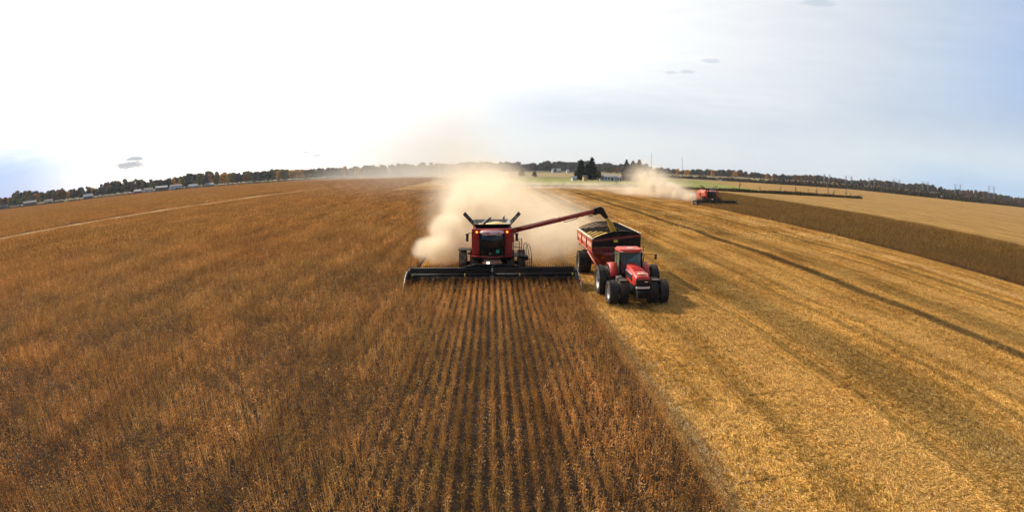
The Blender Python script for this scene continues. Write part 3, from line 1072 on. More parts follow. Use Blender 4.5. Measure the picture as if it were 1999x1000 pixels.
    # ---------------- header
    hd = MB()
    hd.box((0, -3.36, .72), (12.2, .06, .84)); hd.tube([(-6.1, -3.28, 1.15), (6.1, -3.28, 1.15)], .08, 8)
    hd.box((0, -3.28, .30), (12.2, .14, .14)); hd.box((0, -4.4, .17), (12.2, 2.1, .05))
    hump = [(-2.35, .6), (-2.35, 1.05), (-2.05, 1.30), (-1.5, 1.38), (-1.3, 1.47), (1.3, 1.47), (1.5, 1.38), (2.05, 1.30), (2.35, 1.05), (2.35, .6)]
    hd.prism(hump, 'y', -3.34, -3.22)
    for k in range(-14, 15): hd.box((k * .15, -3.42, 1.20 if abs(k) < 13 else 1.05), (.025, .05, .42))
    hdo = hd.build('header', BLACK, root)
    hdo.scale = (.975, 1, 1)
    mb = MB()
    mb.tube([(-6.0, -3.85, .55), (6.0, -3.85, .55)], .17, 14)
    for s in (-1, 1):
        prev = None
        for k in range(120):
            a = k * PI / 6
            x = s * (.7 + k * .0445)
            b = len(mb.v)
            mb.v += [(x, -3.85 + .17 * math.cos(a * s), .55 + .17 * math.sin(a * s)), (x, -3.85 + .31 * math.cos(a * s), .55 + .31 * math.sin(a * s))]
            if k: mb.face((b - 2, b - 1, b + 1, b), 0, True)
    mb.build('cross_auger', GREYM, hdo)
    mb = MB()
    mb.box((0, -5.47, .15), (12.2, .10, .04))
    for k in range(160):
        x = -6.08 + k * .0765
        mb.v += [(x - .018, -5.5, .14), (x + .018, -5.5, .14), (x, -5.62, .15), (x, -5.5, .18)]
        b = len(mb.v) - 4
        mb.face((b, b + 1, b + 2)); mb.face((b, b + 2, b + 3)); mb.face((b + 1, b + 3, b + 2))
    mb.build('cutter_bar', GREYM, hdo)
    # reel
    ry, rz_, rr_ = -4.72, .93, .44
    mb = MB()
    for s in (-1, 1):
        mb.tube([(s * .12, ry, rz_), (s * 5.98, ry, rz_)], .105, 14, 0)
        for x in (1.97, 5.82): mb.tube([(s * x - .045, ry, rz_), (s * x + .045, ry, rz_)], .118, 14, 1)
        for x in (.15, 1.9, 3.7, 5.95):
            for k in range(6):
                a = R(90 + 60 * k)
                mb.box((s * x, ry + rr_ / 2 * math.cos(a), rz_ + rr_ / 2 * math.sin(a)), (.02, .05, rr_), 0, Matrix.Rotation(a - PI / 2, 3, 'X'))
    reel = mb.build('reel', [BLACK, YELLOW], hdo)
    bar0 = None
    for k in range(6):
        a = R(90 + 60 * k)
        if bar0 is None:
            mb = MB()
            for s in (-1, 1):
                mb.tube([(s * .12, 0, 0), (s * 6.0, 0, 0)], .035, 6)
                for q in range(38):
                    x = s * (.2 + q * .1545)
                    mb.box((x, -.01, .15), (.028, .03, .34))
                    mb.box((x, .0, -.02), (.05, .07, .07))
            bar0 = mb.build('tine_bar', BLACKM, reel)
            o = bar0
        else:
            o = bar0.copy(); C.objects.link(o); o.parent = reel
        o.location = (0, ry + rr_ * math.cos(a), rz_ + rr_ * math.sin(a))
        if k in (2, 3, 4): o.rotation_euler = (R(180), 0, 0)
    # reel arms
    for x in (-6.08, 0, 6.08):
        mb = MB()
        mb.box((x, -3.95, 1.20), (.07, 1.5, .10)); mb.tube([(x, -3.3, 1.15), (x, -4.1, 1.2)], .06, 8)
        if x == 0:
            mb.tube([(0, -4.75, .55), (0, -4.95, 1.45)], .035, 6, 1); mb.box((0, -4.75, 1.22), (.14, .5, .10), 1); mb.tube([(-.04, -4.9, 1.5), (.55, -3.6, 1.72)], .02, 6, 0)
        mb.build('reel_arm', [BLACK, GREYM], hdo)
    for s in (-1, 1):
        mb = MB()
        out = [(-3.2, .15), (-3.2, 1.2), (-4.2, 1.22), (-5.0, .95), (-5.7, .55), (-6.5, .12), (-6.5, .08), (-5.2, .05)]
        mb.prism(out, 'x', s * 6.14, s * 6.22)
        es = mb.build('end_shield', BLACKM, hdo, bevel=.01)
        mb = MB()
        mb.tube([(s * 6.24, -6.75, .1), (s * 6.27, -5.9, .48), (s * 6.27, -5.2, .85), (s * 6.22, -4.5, 1.2)], [.01, .05, .06, .03], 8, 0)
        mb.build('crop_divider', GREYM, es)
        mb = MB(); mb.box((s * 6.20, -5.66, .62), (.12, .04, .26)); mb.build('reflector', REFL, es)
    return root


XC = -0.07
combine = make_combine()
tag(combine, 'red combine harvester in the centre emptying its auger into the grain cart', 'combine harvester', 'combine harvesters cutting the field')
combine.location = (XC, 43.6, 0)

combine2 = copy_tree(combine)
combine2.location = (55.6, 135.6, 0)
combine2.rotation_euler = (0, 0, 0)
tag(combine2, 'smaller distant red combine harvester at the end of the uncut strip', 'combine harvester', 'combine harvesters cutting the field')
for ch in combine2.children:
    if ch.name.startswith('unloading_auger'):
        ax = Matrix.Rotation(R(-23.3), 3, 'Z') @ Vector((0, 1, 0))
        ch.rotation_euler = (Matrix.Rotation(R(108), 3, 'Z') @ Matrix.Rotation(R(13), 3, ax)).to_euler()


def heap(name, x0, x1, y0, y1, fn, m, label, n=28):
    mb = MB()
    for i in range(n + 1):
        for j in range(n + 1):
            x = x0 + (x1 - x0) * i / n; y = y0 + (y1 - y0) * j / n
            z = fn(x, y) + .03 * mnoise.noise(Vector((x * 3, y * 3, 0))) + .012 * mnoise.noise(Vector((x * 14, y * 14, 2)))
            mb.v.append((x, y, z))
    for i in range(n):
        for j in range(n):
            a = i * (n + 1) + j
            mb.face((a, a + 1, a + n + 2, a + n + 1), 0, True)
    o = mb.build(name, m, recalc=False)
    tag(o, label, 'grain', kind='stuff')
    return o


GRAIN = mat('soybeans', (.62, .36, .035), .7, var=.3, scale=14, bump=.8)
GRAIN_P = mat('pale_soybeans', (.66, .46, .16), .7, var=.3, scale=14, bump=.8)
heap('combine_grain', XC - 1.1, XC + 1.15, 43.5, 46.6, lambda x, y: 3.84 + .27 * math.exp(-(((x - XC - .35) / .75) ** 2 + ((y - 45.2) / 1.1) ** 2)), GRAIN_P,
     'pale grain heaped in the open tank on top of the centre combine')


# ------------------------------------------------------------------ tractor
def make_tractor():
    root = empty('tractor')
    FA, RA = -1.55, 1.5
    # hood
    mb = MB()
    secs = [(-2.92, .40, 1.88, 1.60), (-2.80, .50, 2.04, 1.50), (-2.3, .515, 2.14, 1.42), (-1.4, .49, 2.24, 1.38), (-.5, .44, 2.33, 1.38), (.42, .40, 2.40, 1.38)]
    b = 0
    for y, hw, zt, zb in secs:
        mb.v += [(-hw * .96, y, zb), (-hw, y, (zb + zt) / 2), (-hw * .97, y, zt - .13), (-hw * .80, y, zt - .02), (0, y, zt + .025), (hw * .80, y, zt - .02), (hw * .97, y, zt - .13), (hw, y, (zb + zt) / 2), (hw * .96, y, zb)]
    for i in range(len(secs) - 1):
        for k in range(8):
            mb.face((i * 9 + k, i * 9 + k + 1, (i + 1) * 9 + k + 1, (i + 1) * 9 + k), 0, True)
    mb.face(range(9), 0); mb.face([len(mb.v) - 9 + k for k in range(9)], 0)
    hood = mb.build('hood', RED_H, root)
    sd_ = hood.modifiers.new('b', 'BEVEL'); sd_.width = .012; sd_.segments = 2; sd_.limit_method = 'ANGLE'; sd_.angle_limit = R(40)
    mb = MB()
    mb.v = [(.27 * math.cos(a) * (1.1 if math.sin(a) < 0 else .95), -2.32 + .26 * math.sin(a), 2.166 + .07 * (.26 * math.sin(a)) - .05 * abs(math.cos(a)) ** 2 + .02) for a in [2 * PI * k / 20 for k in range(20)]]
    mb.face(range(20)); mb.build('hood_patch', CREAM, hood)  # cream oval patch on the hood top
    mb = MB(); mb.box((0, -1.45, 2.278), (.62, .30, .012), 0); mb.box((0, -.9, 2.315), (.56, .34, .012), 0); mb.parts('hood_vent', REFL, hood)
    for s in (-1, 1):
        mb = MB(); mb.box((s * .505, -1.1, 1.78), (.03, 1.6, .34), 0, Matrix.Rotation(s * .03, 3, 'Z'))
        mb.build('hood_grille', BLACKM, hood)
        mb = MB(); mb.box((s * .512, -1.1, 2.04), (.03, 1.9, .07), 0, Matrix.Rotation(s * .03, 3, 'Z')); mb.build('hood_stripe', SILVER, hood)
    # nose
    mb = MB()
    mb.prism([(-.50, -2.75), (-.44, -2.93), (-.2, -3.0), (.2, -3.0), (.44, -2.93), (.50, -2.75)], 'z', 1.42, 1.86)
    gr = mb.build('grille', BLACKM, root, bevel=.02)
    mb = MB(); mb.box((.18, -3.01, 1.74), (.22, .02, .05)); mb.build('badge', SILVER, gr)
    mb = MB(); mb.prism([(-.47, -2.86), (-.44, -3.0), (-.2, -3.06), (.2, -3.06), (.44, -3.0), (.47, -2.86)], 'z', 1.30, 1.42); mb.build('light_bar', SILVER, root, bevel=.015)
    mb = MB()
    mb.box((0, -2.6, 1.0), (.80, .8, .5)); mb.box((0, -3.05, .93), (.86, .4, .42)); mb.box((0, -1.6, 1.0), (.7, 2.2, .7)); mb.box((0, .9, 1.0), (.8, 2.2, .7))
    for k in range(9): mb.box((-.4 + k * .1, -3.28, .95), (.07, .12, .40))
    mb.build('chassis', BLACK, root, bevel=.01)
    mb = MB(); mb.tube([(-1.9, FA, .80), (1.9, FA, .80)], .13, 10); mb.tube([(-2.1, RA, 1.03), (2.1, RA, 1.03)], .16, 10); mb.parts('axle', BLACK, root)
    # cab
    mb = MB()
    for s in (-1, 1):
        mb.tube([(s * .62, .42, 1.45), (s * .80, .50, 2.2), (s * .78, .56, 3.12)], .05, 8)
        mb.tube([(s * .86, 1.15, 1.45), (s * .86, 1.15, 3.12)], .035, 8)
        mb.tube([(s * .84, 1.95, 1.75), (s * .80, 2.0, 3.12)], .05, 8)
    mb.box((0, 1.2, 1.45), (1.6, 1.5, .08)); mb.box((0, .45, 1.55), (1.3, .08, .3)); mb.box((0, 1.98, 1.9), (1.55, .05, .5)); mb.box((-.78, .48, 2.0), (.16, .12, 1.1))
    cabf = mb.build('cab', BLACKM, root)
    mb = MB(); mb.poly([(-.60, .44, 1.66), (.60, .44, 1.66), (.77, .50, 2.2), (.75, .56, 3.1), (-.75, .56, 3.1), (-.77, .50, 2.2)]); mb.build('windshield', GLASS_T, cabf)
    for s in (-1, 1):
        mb = MB(); mb.poly([(s * .80, .58, 1.55), (s * .87, 1.14, 1.5), (s * .87, 1.14, 3.08), (s * .80, .60, 3.08)]); mb.poly([(s * .87, 1.18, 1.5), (s * .85, 1.93, 1.85), (s * .82, 1.95, 3.08), (s * .87, 1.18, 3.08)])
        mb.parts('door_glass', GLASS_P, cabf)
    mb = MB(); mb.poly([(-.78, 2.0, 2.1), (.78, 2.0, 2.1), (.76, 2.0, 3.08), (-.76, 2.0, 3.08)]); mb.build('rear_window', GLASS_P, cabf)
    mb = MB(); mb.box((.05, 1.45, 2.0), (.5, .5, .15)); mb.box((.05, 1.68, 2.35), (.46, .12, .65)); mb.build('seat', GREYM, cabf, bevel=.04)
    mb = MB(); mb.tube([(0, .7, 1.7), (0, .95, 2.15)], .05, 8); mb.tube([(.2 * math.cos(a), .97 + .1 * math.sin(a), 2.18 + .17 * math.sin(a)) for a in [k * PI / 6 for k in range(13)]], .018, 6); mb.build('steering_wheel', BLACKM, cabf)
    mb = MB()
    rf = [(-.85, .44), (-.74, .30), (-.3, .22), (.3, .22), (.74, .30), (.85, .44), (.87, 1.9), (.74, 2.05), (-.74, 2.05), (-.87, 1.9)]
    mb.prism(rf, 'z', 3.12, 3.24, 0)
    rf2 = [(x * .93, 1.15 + (y - 1.15) * .93) for x, y in rf]
    mb.prism(rf2, 'z', 3.243, 3.33, 0)
    roof = mb.build('roof', RED_LIT, cabf, bevel=.04)
    mb = MB(); mb.box((.05, .95, 3.35), (.42, .32, .03)); mb.box((.05, .80, 3.345), (.5, .06, .03), 1); mb.build('roof_hatch', [WHITE, BLACK], roof)
    mb = MB()
    for x in (-.7, -.45, .45, .7): mb.box((x, .26 + .04, 3.18), (.16, .06, .07))
    mb.parts('work_light', SILVER, roof)
    mb = MB(); mb.tube([(.98, .9, 3.1), (.98, .9, 3.42)], .02, 6); mb.box((.98, .9, 3.44), (.10, .08, .05)); mb.build('beacon', BLACK, roof)
    # mirrors
    mb = MB(); mb.tube([(.82, .55, 2.98), (1.3, .40, 2.98), (1.70, .38, 2.95)], .02, 6)
    a_ = mb.build('mirror_arm', BLACK, cabf)
    mb = MB(); mb.box((1.76, .38, 2.80), (.17, .09, .36)); mb.build('mirror', MIRR, a_, bevel=.03)
    mb = MB(); mb.tube([(-.82, .55, 2.98), (-1.25, .40, 2.98), (-1.35, .40, 2.95)], .02, 6)
    a_ = mb.build('mirror_arm', BLACK, cabf)
    mb = MB(); mb.box((-1.40, .40, 2.84), (.17, .09, .32)); mb.build('mirror', MIRR, a_, bevel=.03)
    mb = MB(); mb.tube([(.80, .52, 2.42), (1.0, .48, 2.42)], .02, 6); mb.box((1.06, .48, 2.42), (.12, .05, .06)); mb.tube([(.98, .48, 2.40), (1.32, .46, 2.43)], .012, 5); mb.box((1.36, .46, 2.43), (.10, .05, .05), 1)
    mb.build('turn_lamp', [BLACK, AMBER_O], cabf)
    # exhaust on the right pillar
    mb = MB(); mb.tube([(.86, .35, 1.5), (.86, .35, 2.55)], .055, 10, 0); mb.tube([(.86, .35, 2.55), (.88, .36, 3.0)], .04, 8, 0); mb.build('exhaust', DUSTRED, root)
    # fenders (rear)
    for s in (-1, 1):
        mb = MB()
        prev = None
        for k in range(8):
            a = R(20 + k * 17)
            y, z = RA - 1.13 * math.cos(a) * 1.0, 1.03 + 1.22 * math.sin(a)
            hw0, hw1 = .88, 1.42
            mb.v += [(s * hw0, y, z + .04), (s * hw1, y, z), (s * (hw1 + .02), y, z - .10)]
            if k:
                b = len(mb.v)
                mb.face((b - 6, b - 5, b - 2, b - 3), 0, True); mb.face((b - 5, b - 4, b - 1, b - 2), 0, True)
        mb.v.append((s * .88, RA, 1.3)); c_ = len(mb.v) - 1
        for k in range(7): mb.face((k * 3, (k + 1) * 3, c_), 0)
        f_ = mb.build('fender', RED_H, root)
        so = f_.modifiers.new('t', 'SOLIDIFY'); so.thickness = .03
        mb = MB(); mb.hexa([(s * .70, -.2, 1.05), (s * 1.15, -.2, 1.05), (s * 1.15, .9, 1.05), (s * .70, .9, 1.05), (s * .70, -.1, 1.55), (s * 1.10, -.1, 1.50), (s * 1.10, .9, 1.50), (s * .70, .9, 1.55)])
        mb.build('fuel_tank', GREYM if s < 0 else BLACKM, root, bevel=.05)
        mb = MB(); mb.box((s * 1.10, FA, 1.68), (.50, .7, .03)); mb.box((s * 1.10, FA - .37, 1.66), (.52, .05, .05), 1); mb.tube([(s * .5, FA, 1.0), (s * 1.0, FA, 1.66)], .03, 6); mb.build('front_guard', [BLACKM, SILVER], root)
    for s in (-1, 1):
        wheel(root, s * 1.02, FA, .76, .58, .42, s, RIM_W, RUBBER, 20)
        wheel(root, s * 1.74, FA, .76, .58, .42, s, RIM_W, RUBBER, 20)
        wheel(root, s * 1.22, RA, 1.0, .52, .58, s, RIM_W, RUBBER, 24)
        wheel(root, s * 1.93, RA, 1.0, .52, .58, s, RIM_W, RUBBER, 24)
    mb = MB(); mb.box((0, 2.6, .75), (.2, 1.2, .12)); mb.box((0, 2.2, 1.0), (1.0, .3, .6)); mb.build('hitch', BLACK, root)
    return root


tractor = make_tractor()
tag(tractor, 'red tractor with eight dual wheels pulling the grain cart on stubble', 'tractor')
tractor.location = (9.03, 35.08, 0)
tractor.scale = (.955, .955, .955)


# ------------------------------------------------------------------ grain cart
def make_cart():
    root = empty('grain_cart')
    # outer skin
    X, Y0, Y1 = 1.84, -3.85, 3.45
    ZL, ZR, ZM = 3.18, 3.58, 2.22
    def quad(mb, a, b, c, d, m=0): mb.poly([a, b, c, d], m)
    T = {'fl': (-X, Y0, ZL), 'fr': (X, Y0, ZR), 'rl': (-X, Y1, ZL), 'rr': (X, Y1, ZR)}
    M_ = {'fl': (-X + .06, Y0 + .08, ZM), 'fr': (X - .06, Y0 + .08, ZM), 'rl': (-X + .06, Y1 - .08, ZM), 'rr': (X - .06, Y1 - .08, ZM)}
    B_ = {'fl': (-.75, -1.9, .95), 'fr': (.75, -1.9, .95), 'rl': (-.75, 1.6, .95), 'rr': (.75, 1.6, .95)}
    tub = MB()
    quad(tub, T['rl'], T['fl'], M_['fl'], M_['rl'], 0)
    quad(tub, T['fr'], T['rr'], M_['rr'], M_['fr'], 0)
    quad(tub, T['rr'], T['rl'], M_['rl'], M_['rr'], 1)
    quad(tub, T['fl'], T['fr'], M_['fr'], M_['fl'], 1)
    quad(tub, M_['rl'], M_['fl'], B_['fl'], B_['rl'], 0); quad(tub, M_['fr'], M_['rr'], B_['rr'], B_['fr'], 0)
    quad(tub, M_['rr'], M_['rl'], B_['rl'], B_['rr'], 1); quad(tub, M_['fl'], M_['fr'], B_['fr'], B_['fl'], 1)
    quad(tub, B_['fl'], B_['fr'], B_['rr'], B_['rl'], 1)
    t_ = tub.build('tub', [ORANGE_LIT, RED_D], root)  # sunlight painted into the sides, shade into the dark red ends
    so = t_.modifiers.new('t', 'SOLIDIFY'); so.thickness = .04; so.offset = -1
    # black liner inside
    k = .95
    ln = MB()
    i_ = lambda p, d=.06: (p[0] - math.copysign(d, p[0]), p[1] - math.copysign(d, p[1]), p[2] - .01)
    for a, b in (('rl', 'fl'), ('fr', 'rr'), ('rr', 'rl'), ('fl', 'fr')):
        quad(ln, i_(T[a]), i_(T[b]), i_(M_[b]), i_(M_[a])); quad(ln, i_(M_[a]), i_(M_[b]), i_(B_[b]), i_(B_[a]))
    for q in range(6):
        y = Y0 + 1.0 + q * 1.05
        ln.tube([(X - .08, y, 3.45), (X - .14, y, ZM), (.7, y * .5, 1.1)], .035, 5)
    ln.build('tub_lining', DARKIN, t_, recalc=False)
    # black front extension, seams
    mb = MB(); mb.hexa([(-X - .01, Y0 - .03, 2.66), (X + .01, Y0 - .03, 2.66), (X + .01, Y0 - .005, 2.66), (-X - .01, Y0 - .005, 2.66), (-X - .01, Y0 - .03, ZL + .02), (X + .01, Y0 - .03, ZR + .02), (X + .01, Y0 - .005, ZR + .02), (-X - .01, Y0 - .005, ZL + .02)])
    fx = mb.build('front_board', BLACKM, t_)
    mb = MB(); mb.box((-.08, Y0 - .05, 3.08), (.30, .03, .17)); mb.build('warning_decal', YELLOW, fx)
    mb = MB(); mb.box((0, Y0 - .045, 2.60), (3.66, .06, .06)); mb.box((0, Y0 + .03, 2.20), (3.62, .10, .07)); mb.parts('front_rib', DUSTRED, t_)
    # side ribs, decals
    mb = MB()
    for y in (Y0 + .05, -1.25, 1.15, Y1 - .05): mb.box((-X + .01, y, 2.72), (.07, .07, .95))
    mb.parts('side_rib', RED_D, t_)
    mb = MB()
    mb.box((-X + .0, -2.5, 2.72), (.012, 1.9, .30), 0, Matrix.Rotation(.0, 3, 'X')); mb.box((-X + .0, 0.0, 2.74), (.012, 1.8, .30)); mb.box((-X + .0, 2.3, 2.74), (.012, 1.6, .26))
    mb.parts('side_decal', PINKDEC, t_)
    # pale rim rails
    for s, z in ((-1, ZL), (1, ZR)):
        mb = MB(); mb.box((s * (X - .01), (Y0 + Y1) / 2, z + .05), (.17 if s < 0 else .13, Y1 - Y0 + .1, .10)); mb.build('rim_rail', CREAM, t_, bevel=.02)
    # tarp bows across the top
    mb0 = None
    for q in range(9):
        y = Y0 + .02 + q * .90
        mb = MB()
        pts = []
        for k in range(11):
            u = -1 + 2 * k / 10
            z = (ZL + ZR) / 2 + (ZR - ZL) / 2 * u + .34 * (1 - u * u) * (1.0 if q == 0 else 1.15)
            pts.append((u * (X - .03), y, z + .05))
        mb.tube(pts, .05, 6)
        mb.build('tarp_bow', BLACK, t_)
    mb = MB()
    pts0 = []
    for k in range(11):
        u = -1 + 2 * k / 10
        z = (ZL + ZR) / 2 + (ZR - ZL) / 2 * u
        mb.v += [(u * (X - .02), Y0 - .005, z - .02), (u * (X - .02), Y0 - .005, z + .05 + .34 * (1 - u * u))]
        if k: b = len(mb.v); mb.face((b - 4, b - 3, b - 1, b - 2))
    bo = mb.build('bow_panel', BLACKM, t_)
    so = bo.modifiers.new('t', 'SOLIDIFY'); so.thickness = .03
    # frame, hip rails
    mb = MB()
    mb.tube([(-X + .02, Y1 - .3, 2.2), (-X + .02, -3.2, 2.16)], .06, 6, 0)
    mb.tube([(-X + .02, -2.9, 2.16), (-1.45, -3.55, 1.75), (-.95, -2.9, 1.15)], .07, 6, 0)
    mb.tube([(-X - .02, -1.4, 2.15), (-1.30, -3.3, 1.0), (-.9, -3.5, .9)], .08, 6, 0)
    mb.parts('hip_rail', ORANGE_LIT, root)  # left rails carry painted sunlight, the right ones below stay dark
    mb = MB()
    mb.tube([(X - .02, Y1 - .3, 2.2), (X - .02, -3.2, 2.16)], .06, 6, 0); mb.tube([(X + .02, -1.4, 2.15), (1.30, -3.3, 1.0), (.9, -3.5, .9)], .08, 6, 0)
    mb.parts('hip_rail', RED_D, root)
    mb = MB()
    for s in (-1, 1):
        mb.box((s * .75, -.3, .85), (.16, 5.6, .22))
        mb.hexa([(s * .83, -3.1, .74), (s * .67, -3.1, .74), (s * .05, -5.6, .70), (s * .18, -5.6, .70), (s * .83, -3.1, .96), (s * .67, -3.1, .96), (s * .05, -5.6, .86), (s * .18, -5.6, .86)])
    mb.box((0, 0, .88), (3.0, .3, .3)); mb.box((0, -5.6, .78), (.3, .5, .16))
    mb.build('chassis', RED_D, root)
    # folding auger on the front left corner, lamp bracket, hydraulic parts
    mb = MB()
    mb.tube([(-.3, -3.6, .9), (-.7, -4.05, 1.7), (-1.0, -4.15, 2.05), (.75, -4.25, 2.3)], .17, 12)
    mb.build('cart_auger', RED_D, root)
    mb = MB(); mb.box((-1.0, -4.05, 1.86), (.30, .05, .08)); mb.build('reflector', AMBER_O, root)
    mb = MB(); mb.tube([(-X + .05, -1.8, 2.14), (-2.14, -2.2, 2.14)], .03, 6); mb.box((-2.12, -2.2, 2.16), (.36, .10, .13)); mb.build('lamp_bracket', BLACK, root)
    for s in (-1, 1):
        wheel(root, s * 1.84, 0, .88, 1.02, .47, s, RIM_C, RUBBER, 20)
    return root


cart = make_cart()
tag(cart, 'orange red grain cart with black front board hitched behind the tractor', 'grain cart')
cart.location = (9.12, 44.25, 0)


def cart_grain(x, y):
    lx, ly = x - 9.12, y - 44.25
    z = 3.16 + .26 * math.exp(-((lx + .75) / 1.0) ** 2 - ((ly + 1.2) / 2.6) ** 2)
    z += .35 * math.exp(-((lx - .1) / .5) ** 2 - ((ly + 2.6) / .8) ** 2)
    z -= .75 * max(0, lx - .15) + .5 * max(0, ly - .6)
    return max(z, 1.6)


heap('cart_grain', 9.12 - 1.76, 9.12 + 1.74, 44.25 - 3.76, 44.25 + 3.3, cart_grain, GRAIN, 'golden yellow grain filling the left side of the cart under the tarp bows')
# falling stream of beans
mb = MB()
rnd = random.Random(5)
P0, P1 = Vector((8.50, 41.42, 4.66)), Vector((9.28, 41.3, 3.12))
N = 26
for i in range(N + 1):
    t = i / N
    c = Vector((P0.x + (P1.x - P0.x) * t ** .85, P0.y + (P1.y - P0.y) * t, P0.z + (P1.z - P0.z) * t ** 1.25))
    w = .12 + .20 * t
    for k in range(12):
        a = 2 * PI * k / 12
        j = 1 + .16 * mnoise.noise(Vector((k * 1.7, i * .7, 3)))
        mb.v.append((c.x + w * j * math.cos(a), c.y + w * .8 * j * math.sin(a), c.z + .05 * math.sin(k * 3 + i)))
for i in range(N):
    for k in range(12):
        k2 = (k + 1) % 12
        mb.face((i * 12 + k, i * 12 + k2, (i + 1) * 12 + k2, (i + 1) * 12 + k), 0, True)
for q in range(420):
    t = rnd.random() ** .8
    c = Vector((P0.x + (P1.x - P0.x) * t ** .85, P0.y, P0.z + (P1.z - P0.z) * t ** 1.25)) + Vector((rnd.gauss(0, .10 + .18 * t), rnd.gauss(0, .08 + .12 * t), 0))
    mb.box(c, (.022, .022, .035), 0)
st = mb.build('grain_stream', GRAIN)
tag(st, 'stream of yellow grain pouring from the auger spout into the cart', 'grain', kind='stuff')

#PART3
# ------------------------------------------------------------------ dust clouds (real volumes, density baked on a grid)
def dust(name, lo, hi, res, puffs, label, nscale, thr, gain, dens, seed=0.0, color=(.98, .80, .52), aniso=.25, stretch=.7, wisp=.5):
    ng = bpy.data.node_groups.new(name, 'GeometryNodeTree')
    ng.interface.new_socket('Geometry', in_out='INPUT', socket_type='NodeSocketGeometry')
    ng.interface.new_socket('Geometry', in_out='OUTPUT', socket_type='NodeSocketGeometry')
    G = NT(ng)
    gi = G.n('NodeGroupInput'); go = G.n('NodeGroupOutput')
    pos = G.n('GeometryNodeInputPosition').outputs[0]
    sp = G.v('MULTIPLY', pos, (1.0, stretch, 1.1))
    off = G.v('ADD', sp, (seed, seed * 1.3, 0.0))
    # domain warp for billowing edges
    nd = G.n('ShaderNodeTexNoise', {'Vector': off, 'Scale': nscale * .8, 'Detail': 2.0})
    wv = G.v('SUBTRACT', nd.outputs['Color'], (.5, .5, .5))
    pw = G.v('ADD', pos, G.v('SCALE', wv, scale=wisp / nscale * .55))
    tot = None; soft = None
    for (c, r, k, *fl) in puffs:
        q = G.v('DIVIDE', G.v('SUBTRACT', pw, tuple(c)), tuple(r))
        d2 = G.v('DOT_PRODUCT', q, q)
        e = G.m('MULTIPLY', G.m('EXPONENT', G.m('MULTIPLY', d2, -1.0)), k)
        if fl: soft = e if soft is None else G.m('ADD', soft, e)
        else: tot = e if tot is None else G.m('ADD', tot, e)
    n1 = G.n('ShaderNodeTexNoise', {'Vector': off, 'Scale': nscale, 'Detail': 5.0, 'Roughness': .62}).outputs[0]
    nn = G.m('MULTIPLY', G.m('SUBTRACT', n1, .5), 2.2)
    if tot is not None:
        v = G.m('MULTIPLY', tot, G.m('ADD', 1.0, G.m('MULTIPLY', nn, 2.0)))
        v = G.m('MULTIPLY', G.m('MAXIMUM', G.m('SUBTRACT', v, thr), 0.0), gain)
    else: v = 0.0
    if soft is not None:
        w_ = G.m('MULTIPLY', soft, G.m('MAXIMUM', G.m('ADD', .85, G.m('MULTIPLY', nn, 2.3)), 0.0))
        v = G.m('ADD', v, G.m('MAXIMUM', G.m('SUBTRACT', w_, .015), 0.0))
    v = G.m('MINIMUM', v, 3.0)
    v = G.m('MULTIPLY', v, G.ss(G.sep(pos)[2], 0.02, .35))
    vc = ng.nodes.new('GeometryNodeVolumeCube')
    G.put(vc.inputs['Density'], v)
    vc.inputs['Min'].default_value = lo; vc.inputs['Max'].default_value = hi
    for k, q in zip(('Resolution X', 'Resolution Y', 'Resolution Z'), res): vc.inputs[k].default_value = q
    m = bpy.data.materials.new(name)
    m.use_nodes = True
    nt = m.node_tree; nt.nodes.clear()
    pv = nt.nodes.new('ShaderNodeVolumePrincipled')
    pv.inputs['Color'].default_value = (*color, 1)
    pv.inputs['Density'].default_value = dens
    pv.inputs['Anisotropy'].default_value = aniso
    out = nt.nodes.new('ShaderNodeOutputMaterial')
    nt.links.new(pv.outputs[0], out.inputs['Volume'])
    sm = ng.nodes.new('GeometryNodeSetMaterial'); sm.inputs['Material'].default_value = m
    ng.links.new(vc.outputs[0], sm.inputs[0]); ng.links.new(sm.outputs[0], go.inputs[0])
    me = bpy.data.meshes.new(name)
    x0, y0, z0 = lo; x1, y1, z1 = hi
    me.from_pydata([(x, y, z) for z in (z0, z1) for x, y in ((x0, y0), (x1, y0), (x1, y1), (x0, y1))], [],
                   [(3, 2, 1, 0), (4, 5, 6, 7), (0, 1, 5, 4), (1, 2, 6, 5), (2, 3, 7, 6), (3, 0, 4, 7)])
    me.materials.append(m)
    o = bpy.data.objects.new(name, me)
    C.objects.link(o)
    md = o.modifiers.new('dust', 'NODES'); md.node_group = ng
    tag(o, label, 'dust', kind='stuff')
    return o


